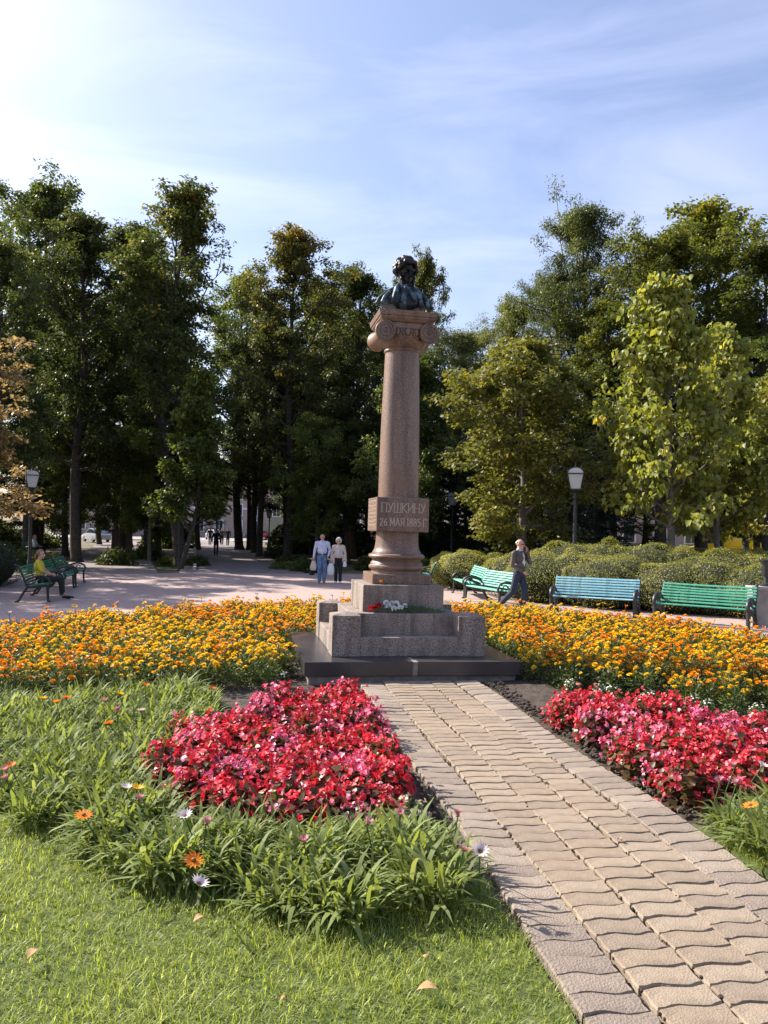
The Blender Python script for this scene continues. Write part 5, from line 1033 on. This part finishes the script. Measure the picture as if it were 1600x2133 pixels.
PET = {'y': ('yellow', (0.75, 0.42, 0.01), (0.85, 0.58, 0.04)), 'w': ('white and lilac', (0.70, 0.60, 0.64), (0.80, 0.74, 0.74)), 'o': ('orange', (0.74, 0.16, 0.012), (0.85, 0.30, 0.02)), 'p': ('dusky pink', (0.46, 0.17, 0.22), (0.66, 0.36, 0.40))}
PM = {k: leafmat(v[0] + ' gazania petal', v[1], v[2], .3, tcol=(1.2, 1.1, 1.0), rand=.1) for k, v in PET.items()}
m_cen = mat('gazania eye', (0.12, 0.05, 0.01), (0.3, 0.16, 0.02), scale=60, rough=.8)
def daisy(opn):
    n = 13; a = np.arange(n) * 2 * math.pi / n; el = R(10 + 60 * (1 - opn)); d = np.stack([np.cos(a) * math.cos(el), np.sin(a) * math.cos(el), np.full(n, math.sin(el))], 1); up = np.stack([-np.cos(a) * math.sin(el), -np.sin(a) * math.sin(el), np.full(n, math.cos(el))], 1)
    V, Fc, k = leaves(d * .008, d, up, .036, .0125, .1, True); return fastmesh('petals', V, Fc, PM['y'], np.repeat(np.linspace(0, 1, n), k))
DSY = [daisy(1.0), daisy(.6), daisy(.15)]; CEN = MB().ball((0, 0, .006), (.010, .010, .006), 8, 5).mesh('eye_disc', m_cen, smooth=True)
def gaz_flower(x, y, z, c, label, group, opn, sc=1.0):
    g0 = float(tz(x, y)); bx, by = x + rnd.uniform(-.05, .05) * (1 if abs(x - .3) > .3 else .3), y + rnd.uniform(.1, .22); e = empty('gazania_flower', (bx, by, g0 - .02), 0, label, 'flower', group)
    tp = Vector((x - bx, y - by, z - g0 + .02)); MB().tube([(0, 0, 0), (tp.x * .3, tp.y * .3, tp.z * .55), tp], [.0035, .003, .003], 5).build('stalk', m_stem, e)
    p = link('petals', DSY[opn], e, tp); p.rotation_euler = (rnd.uniform(-.2, .6), rnd.uniform(-.4, .4), rnd.uniform(0, 6)); p.scale = (sc, sc, sc); p.material_slots[0].link = 'OBJECT'; p.material_slots[0].material = PM[c]; link('eye_disc', CEN, p)
NEAR = [(-1.23, 3.98, 'y', 'yellow gazania flower beside a white one at the left edge of the border'), (-1.29, 3.99, 'w', 'white and lilac gazania flower beside the yellow one at left'), (-0.74, 3.16, 'o', 'bright orange gazania flower at the front of the border above the lawn'), (-0.70, 3.08, 'w', 'white gazania flower just below the bright orange one at the front'),
        (-1.36, 3.62, 'o', 'orange gazania flower at the lower left corner of the border'), (0.36, 3.30, 'p', 'lilac pink gazania flower by the path edge, left of a white one'), (0.43, 3.30, 'w', 'white gazania flower nearest the path edge'), (1.86, 3.92, 'o', 'single orange gazania flower right of the path')]
for x, y, c, lb in NEAR: gaz_flower(x, y, .25 if 'just below' not in lb else .19, c, lb, None, 1 if c != 'o' else 0, 1.1)
for x, y, c in [(-0.05, 3.45, 'p'), (1.83, 4.2, 'p'), (1.86, 4.08, 'p'), (-0.75, 3.42, 'p'), (-0.87, 3.53, 'w'), (-0.3, 3.2, 'p'), (-1.15, 3.75, 'p'), (-2.55, 5.9, 'y'), (-2.37, 5.9, 'o'), (-2.4, 5.8, 'o'), (-1.98, 5.93, 'y'), (-2.02, 5.75, 'p'), (-1.68, 5.5, 'w'), (-1.8, 5.2, 'o'), (-2.0, 4.25, 'o'), (-1.95, 4.1, 'p'), (-1.87, 6.2, 'o'), (-1.35, 6.25, 'o'), (-1.8, 5.35, 'p'), (-1.9, 4.0, 'p'), (0.1, 3.62, 'p'), (0.36, 3.55, 'p'), (2.2, 4.5, 'w'), (1.95, 4.3, 'p')]:
    gaz_flower(x, y, .26 + rnd.uniform(0, .06), c, 'half closed %s gazania flower on a thin stalk in the front border' % PET[c][0], '%s gazania flowers in the front border' % PET[c][0], 2 if c == 'p' else 1)
for i in range(46):
    a = rnd.uniform(R(15), R(165)); rr = rnd.uniform(5.2, 6.0); x = BC[0] + rr * math.cos(a); y = BC[1] + rr * math.sin(a); c = rnd.choice('yowpyo')
    if in_view(x, y, 0): gaz_flower(x, y, float(tz(x, y)) + rnd.uniform(.34, .46), c, '%s gazania flower standing tall on the far rim of the bed' % PET[c][0], '%s gazania flowers on the far rim' % PET[c][0], rnd.choice((0, 1, 2)), 1.3)

# --- marigolds
m_mleaf = leafmat('marigold leaf', (0.04, 0.065, 0.018), (0.095, 0.13, 0.035), .3, rand=.2, c3=(0.17, 0.18, 0.06))
m_mo = leafmat('orange marigold petal', (0.78, 0.24, 0.004), (0.88, 0.38, 0.008), .3, tcol=(1.1, 1, .5), rand=.10, c3=(0.86, 0.42, 0.02)); m_my = leafmat('yellow marigold petal', (0.82, 0.50, 0.004), (0.90, 0.62, 0.01), .3, tcol=(1.1, 1, .5), rand=.10, c3=(0.88, 0.66, 0.05))
def head_mesh(seed):
    rg = np.random.default_rng(seed); parts = []
    for n, el, r_, ln in ((10, 5, .006, .025), (9, 35, .004, .0235), (7, 62, .002, .0215), (4, 85, .0, .0175)):
        a = np.arange(n) * 2 * math.pi / n + rg.uniform(0, 6); e = R(el) + rg.normal(0, .12, n); d = np.stack([np.cos(a) * np.cos(e), np.sin(a) * np.cos(e), np.sin(e)], 1); up = np.stack([-np.cos(a) * np.sin(e), -np.sin(a) * np.sin(e), np.cos(e)], 1) + rg.normal(0, .2, (n, 3))
        V, Fc, k = leaves(d * r_, d, up, ln, .021, .12); parts.append((V, Fc, np.repeat(rg.uniform(0, 1, n), k)))
    return cat_(parts)
HD = [head_mesh(i) for i in range(3)]; HDM = [fastmesh('flower_head', v, f_, m_mo, t) for v, f_, t in HD]
def marigold(seed, hgt=.33):
    rg = np.random.default_rng(seed); n = 420; d = unit(rg.normal(size=(n, 3))); d[:, 2] = np.abs(d[:, 2]); C = d * np.array([.16, .16, hgt - .03]) * (rg.uniform(.1, 1, n) ** .45)[:, None]; up = unit(d * .5 + np.array([0, 0, .7]) + rg.normal(0, .5, (n, 3)))
    V, Fc, k = leaves(C, np.cross(up, rg.normal(size=(n, 3))) + d * .7, up, rg.uniform(.03, .065, n), rg.uniform(.010, .018, n), .1); parts = [(V, Fc, np.repeat(np.clip(rg.normal(.45, .25, n), 0, 1), k))]
    hd = []; m = 10
    for i in range(m):
        a = i * 2.4 + rg.uniform(0, .8); r_ = .165 * math.sqrt((i + .5) / m); hd.append((r_ * math.cos(a), r_ * math.sin(a), hgt * (1.0 - 1.2 * (r_ / .32) ** 1.5) + rg.uniform(-.02, .045)))
    H0 = np.array(hd); B = H0 * np.array([.3, .3, .2]); V, Fc, k = blades(B, H0 - B, np.linalg.norm(H0 - B, axis=1), np.full(m, .006), np.zeros(m), 2); parts.append((V, Fc, np.full(len(V), .35)))
    V, Fc, T = cat_(parts); bl = []
    for i, p in enumerate(hd):
        v, f_, t = HD[i % 3]; M = np.array(Euler((rg.normal(0, .3), rg.normal(0, .3), rg.uniform(0, 6))).to_matrix()) * rg.uniform(.6, 1.3); bl.append((v @ M.T + np.array(p), f_, t))
    vb, fb, tb = cat_(bl); return fastmesh('marigold_plant', V, Fc, m_mleaf, T), fastmesh('blossoms', vb, fb, m_mo, tb), hd, (V, Fc, T), (vb, fb, tb)
MG = [marigold(i) for i in range(5)]
lineL = lambda x: np.interp(x, [-6, -3.3, -1.64, -.81, 0.2], [5.9, 6.95, 7.65, 8.2, 8.7]); lineR = lambda x: np.interp(x, [0.2, 1.57, 2.15, 3.38, 6], [8.9, 8.4, 7.75, 6.95, 5.9])
X, Y = scatter((-6, 6, 5.5, 16), .262, lambda x, y: (bed_r(x, y) < 5.35) & off_slab(x, y, .13) & (y > np.where(x < .2, lineL(x), lineR(x))) & in_view(x, y, .35), 12)
dist = np.hypot(X, Y); order = np.argsort(dist); rg = np.random.default_rng(3); far = []; NH = 34
for rank, i in enumerate(order):
    x, y = float(X[i]), float(Y[i]); side = 'left' if x < .2 else 'right'; oc = rg.uniform() < (.34 + .25 * math.sin(x * 1.7 + y)); vi = int(rg.integers(5)); sc = rg.uniform(.85, 1.2); rot = rg.uniform(0, 6.28); hz = rg.uniform(.85, 1.15)
    hid = abs(x - .18) < 1.1 and y > 10.5
    if rank < 300 and not hid:
        V, B_, hd, _, _ = MG[vi]; cn = 'orange' if oc else 'yellow'; o = link('marigold_plant', V, None, (x, y, float(tz(x, y)) - .015), rot); o.scale = (sc, sc, sc * hz)
        where = 'front edge of the bed' if rank < 2 * NH else 'middle of the bed'
        tag(o, '%s marigold plant in the %s %s of the monument' % (cn, where, side), 'plant', '%s marigolds %s of the monument' % (cn, side))
        if rank < 2 * NH:
            for q, p in enumerate(hd):
                h_ = link('flower_head', HDM[q % 3], o, p); h_.rotation_euler = (rg.normal(0, .3), rg.normal(0, .3), rg.uniform(0, 6)); s_ = rg.uniform(.6, 1.3); h_.scale = (s_, s_, s_); h_.material_slots[0].link = 'OBJECT'; h_.material_slots[0].material = m_mo if oc else m_my
        else:
            c = link('blossoms', B_, o); c.material_slots[0].link = 'OBJECT'; c.material_slots[0].material = m_mo if oc else m_my
    else: far.append((x, y, vi, sc, rot, hz, oc))
FL_, BO, BY = [], [], []
for x, y, vi, sc, rot, hz, oc in far:
    M = np.array(Matrix.Rotation(rot, 3, 'Z')) * sc; M[2] *= hz; t_ = np.array([x, y, float(tz(x, y)) - .015])
    v, f_, t = MG[vi][3]; FL_.append((v @ M.T + t_, f_, t)); v, f_, t = MG[vi][4]; (BO if oc else BY).append((v @ M.T + t_, f_, t))
fo = link('marigold_mass', fastmesh('marigold_mass', *cat_(FL_)[:2], m_mleaf, cat_(FL_)[2])); tag(fo, 'far marigold plants massed at the back of the flower bed', 'flowers', None, 'stuff')
for bl, m_, nm in ((BO, m_mo, 'orange_blossoms'), (BY, m_my, 'yellow_blossoms')):
    V, Fc, T = cat_(bl); o = link(nm, fastmesh(nm, V, Fc, m_, T), fo); o['kind'] = 'stuff'
# --- small white bedding flowers between marigolds and begonias
m_tiny = leafmat('tiny white petal', (0.6, 0.58, 0.55), (0.75, 0.74, 0.72), .2, rand=.1)
X, Y = scatter((-1.9, 4, 5.5, 8.6), .27, lambda x, y: ((np.abs(y - lineL(x) + .22) < .12) & (x < -.6) & (x > -1.5) | ((np.abs(y - lineR(x) + .25) < .13) & (x > 1.25))) & off_path(x, y, .1) & off_slab(x, y, .1), 15)
def tiny(seed):
    rg = np.random.default_rng(seed); n = 130; d = unit(rg.normal(size=(n, 3))); d[:, 2] = np.abs(d[:, 2]); C = d * np.array([.08, .08, .14]); up = unit(d + rg.normal(0, .4, (n, 3))); V, Fc, k = leaves(C, np.cross(up, rg.normal(size=(n, 3))), up, .035, .022); lm = fastmesh('foliage', V, Fc, m_mleaf, np.repeat(rg.uniform(0, .5, n), k))
    n = 22; d = unit(rg.normal(size=(n, 3))); d[:, 2] = np.abs(d[:, 2]) + .3; C = d * np.array([.08, .08, .13]); up = unit(d); V, Fc, k = leaves(C, np.cross(up, rg.normal(size=(n, 3))), up, .018, .018, .1, True); return lm, fastmesh('blossoms', V, Fc, m_tiny, np.repeat(rg.uniform(0, 1, n), k))
TY = [tiny(1), tiny(2)]
for x, y in zip(X, Y):
    a = rnd.randrange(2); o = link('bedding_plant', TY[a][0], None, (float(x), float(y), -.015), rnd.uniform(0, 6)); tag(o, 'low white flowering bedding plant between the marigolds and red begonias', 'plant', 'white bedding plants'); link('blossoms', TY[a][1], o)

# --- lawn
m_grass = leafmat('lawn grass blade', (0.15, 0.20, 0.035), (0.29, 0.34, 0.08), .48, rough=.45, rand=0, c3=(0.46, 0.45, 0.2), tcol=(1.7, 1.7, .7))
EL = [P0 + ux * -.675 + uy * q for q in (-4.6, -6.0, -7.6)]; ER = [P0 + ux * .69 + uy * q for q in (-4.05, -6.5)]
lawnL = [(-6, 7), (-3.6, 5.7), (-2.0, 4.55), (-1.28, 3.82), (-0.8, 3.54), (-0.25, 3.34), (0.22, 3.42)] + [(p.x, p.y) for p in EL] + [(-6, 0.6)]
lawnR = [(ER[0].x, ER[0].y), (2.2, 3.88), (3.5, 4.0), (3.5, 1.6), (ER[1].x, ER[1].y)]
o = MB(); 
for poly in (lawnL, lawnR): o.prism(poly[::-1], -.03, -.006)
lw = o.build('lawn', m_lawn); lw['kind'] = 'structure'
rg = np.random.default_rng(77)
def grass(n, box, test, ln, wd):
    x = rg.uniform(box[0], box[1], n); y = rg.uniform(box[2], box[3], n); k = test(x, y); x = x[k]; y = y[k]; q = len(x); B = np.stack([x, y, tz(x, y) - .012], 1); a = rg.uniform(0, 6.28, q); el = rg.uniform(.3, 1.5, q)
    cl_ = .5 + .5 * np.sin(x * 5 + 1.3 * np.sin(y * 4)) * np.sin(y * 6 + x * 2); d = np.stack([np.cos(a) * np.cos(el), np.sin(a) * np.cos(el), np.sin(el)], 1)
    V, Fc, kk = blades(B, d, rg.uniform(*ln, q) * (.75 + .5 * cl_), rg.uniform(*wd, q), rg.uniform(.05, .5, q), 3); return V, Fc, np.repeat(np.clip(rg.normal(.38, .2, q) + .3 * (cl_ - .5) + np.where(rg.uniform(size=q) < .1, .5, 0), 0, 1), kk)
vis = lambda x, y: (np.abs(x) < y * .51 + .12) & off_path(x, y, -.005)
parts = [grass(190000, (-3, 1.7, 1.7, 5.4), lambda x, y: inpoly(x, y, lawnL) & vis(x, y), (.025, .07), (.002, .004)), grass(60000, (1.2, 3.4, 2.2, 4.1), lambda x, y: inpoly(x, y, lawnR) & vis(x, y), (.035, .085), (.0022, .0042)),
         grass(60000, (-7.5, 7.5, 6.5, 16.9), lambda x, y: (bed_r(x, y) > 5.6) & (bed_r(x, y) < 7.25) & in_view(x, y), (.06, .14), (.006, .012)), grass(14000, (-.4, 2.2, 1.5, 8.2), lambda x, y: (np.abs(np.abs(path_local(x, y)[0]) - .66) < .035) & (np.sin(y * 7 + x * 3) > .2), (.02, .05), (.002, .004)), grass(9000, (-.4, 2.2, 2.0, 8.2), lambda x, y: (np.abs(np.abs(path_local(x, y)[0]) - .127) < .006) & (np.sin(y * 9 + x * 3) > .1) & (y > 4.5), (.008, .02), (.002, .004))]
V, Fc, T = cat_(parts); g = link('grass', fastmesh('grass', V, Fc, m_grass, T)); tag(g, 'short green lawn grass', 'grass', None, 'stuff')
# clods of soil along the right edge of the path
b = MB(); rn = random.Random(31)
for i in range(420):
    y = rn.uniform(-4.0, -.1); x = (.70 + abs(rn.gauss(0, .09))) * (1 if rn.random() < .8 else -1); p = P0 + ux * x + uy * y; s_ = rn.uniform(.006, .022); b.ball((p.x, p.y, .0), (s_ * rn.uniform(.7, 1.4), s_, s_ * .8), 5, 4)
for i in range(520):
    c = rn.choice((-1.5, -.5, .5, 1.5)); y = rn.uniform(-6.2, -.05); p = P0 + ux * (c * .254 + rn.gauss(0, .007)) + uy * y; s_ = rn.uniform(.004, .009); b.ball((p.x, p.y, -.006), (s_, s_ * rn.uniform(1, 2), s_), 5, 4)
so = b.build('soil_clods', m_soil); tag(so, 'crumbly dark soil clods along the path edge', 'soil', None, 'stuff')
# fallen leaves
m_dry = mat('dry brown leaf', (0.30, 0.17, 0.07), (0.45, 0.29, 0.14), scale=40, rough=.8, bump=.2)
for i, (x, y, s_, lb) in enumerate([(0.18, 2.68, .075, 'long dry tan leaf on the lawn near the path'), (-1.24, 2.85, .06, 'small curled brown leaf on the lawn at far left'), (0.18, 2.86, .035, 'tiny dry leaf lying beside the long tan one'), (-0.70, 3.12, .06, 'curled brown leaf under the front gazanias'), (1.25, 4.05, .035, 'small pale leaf on the pavers'), (-0.30, 2.6, .03, 'tiny orange leaf fragment low on the lawn')]):
    n = 7; P = []
    for j in range(n):
        t = j / (n - 1); w = math.sin(math.pi * min(1, t * 1.02)) * .3
        P += [((t - .5) * s_, -w * s_, .014 * math.sin(t * 3) + .02 * w), ((t - .5) * s_, 0, .014 * math.sin(t * 3)), ((t - .5) * s_, w * s_, .014 * math.sin(t * 3) + .02 * w)]
    b = MB(); b.add(P, [(3 * j + k_, 3 * j + 3 + k_, 3 * j + 4 + k_, 3 * j + 1 + k_) for j in range(n - 1) for k_ in (0, 1)]); o = b.build('fallen_leaf', m_dry, smooth=True, loc=(x, y, .035 if x < .9 else .012), rz=i * 1.3); tag(o, lb, 'leaf', 'fallen leaves')
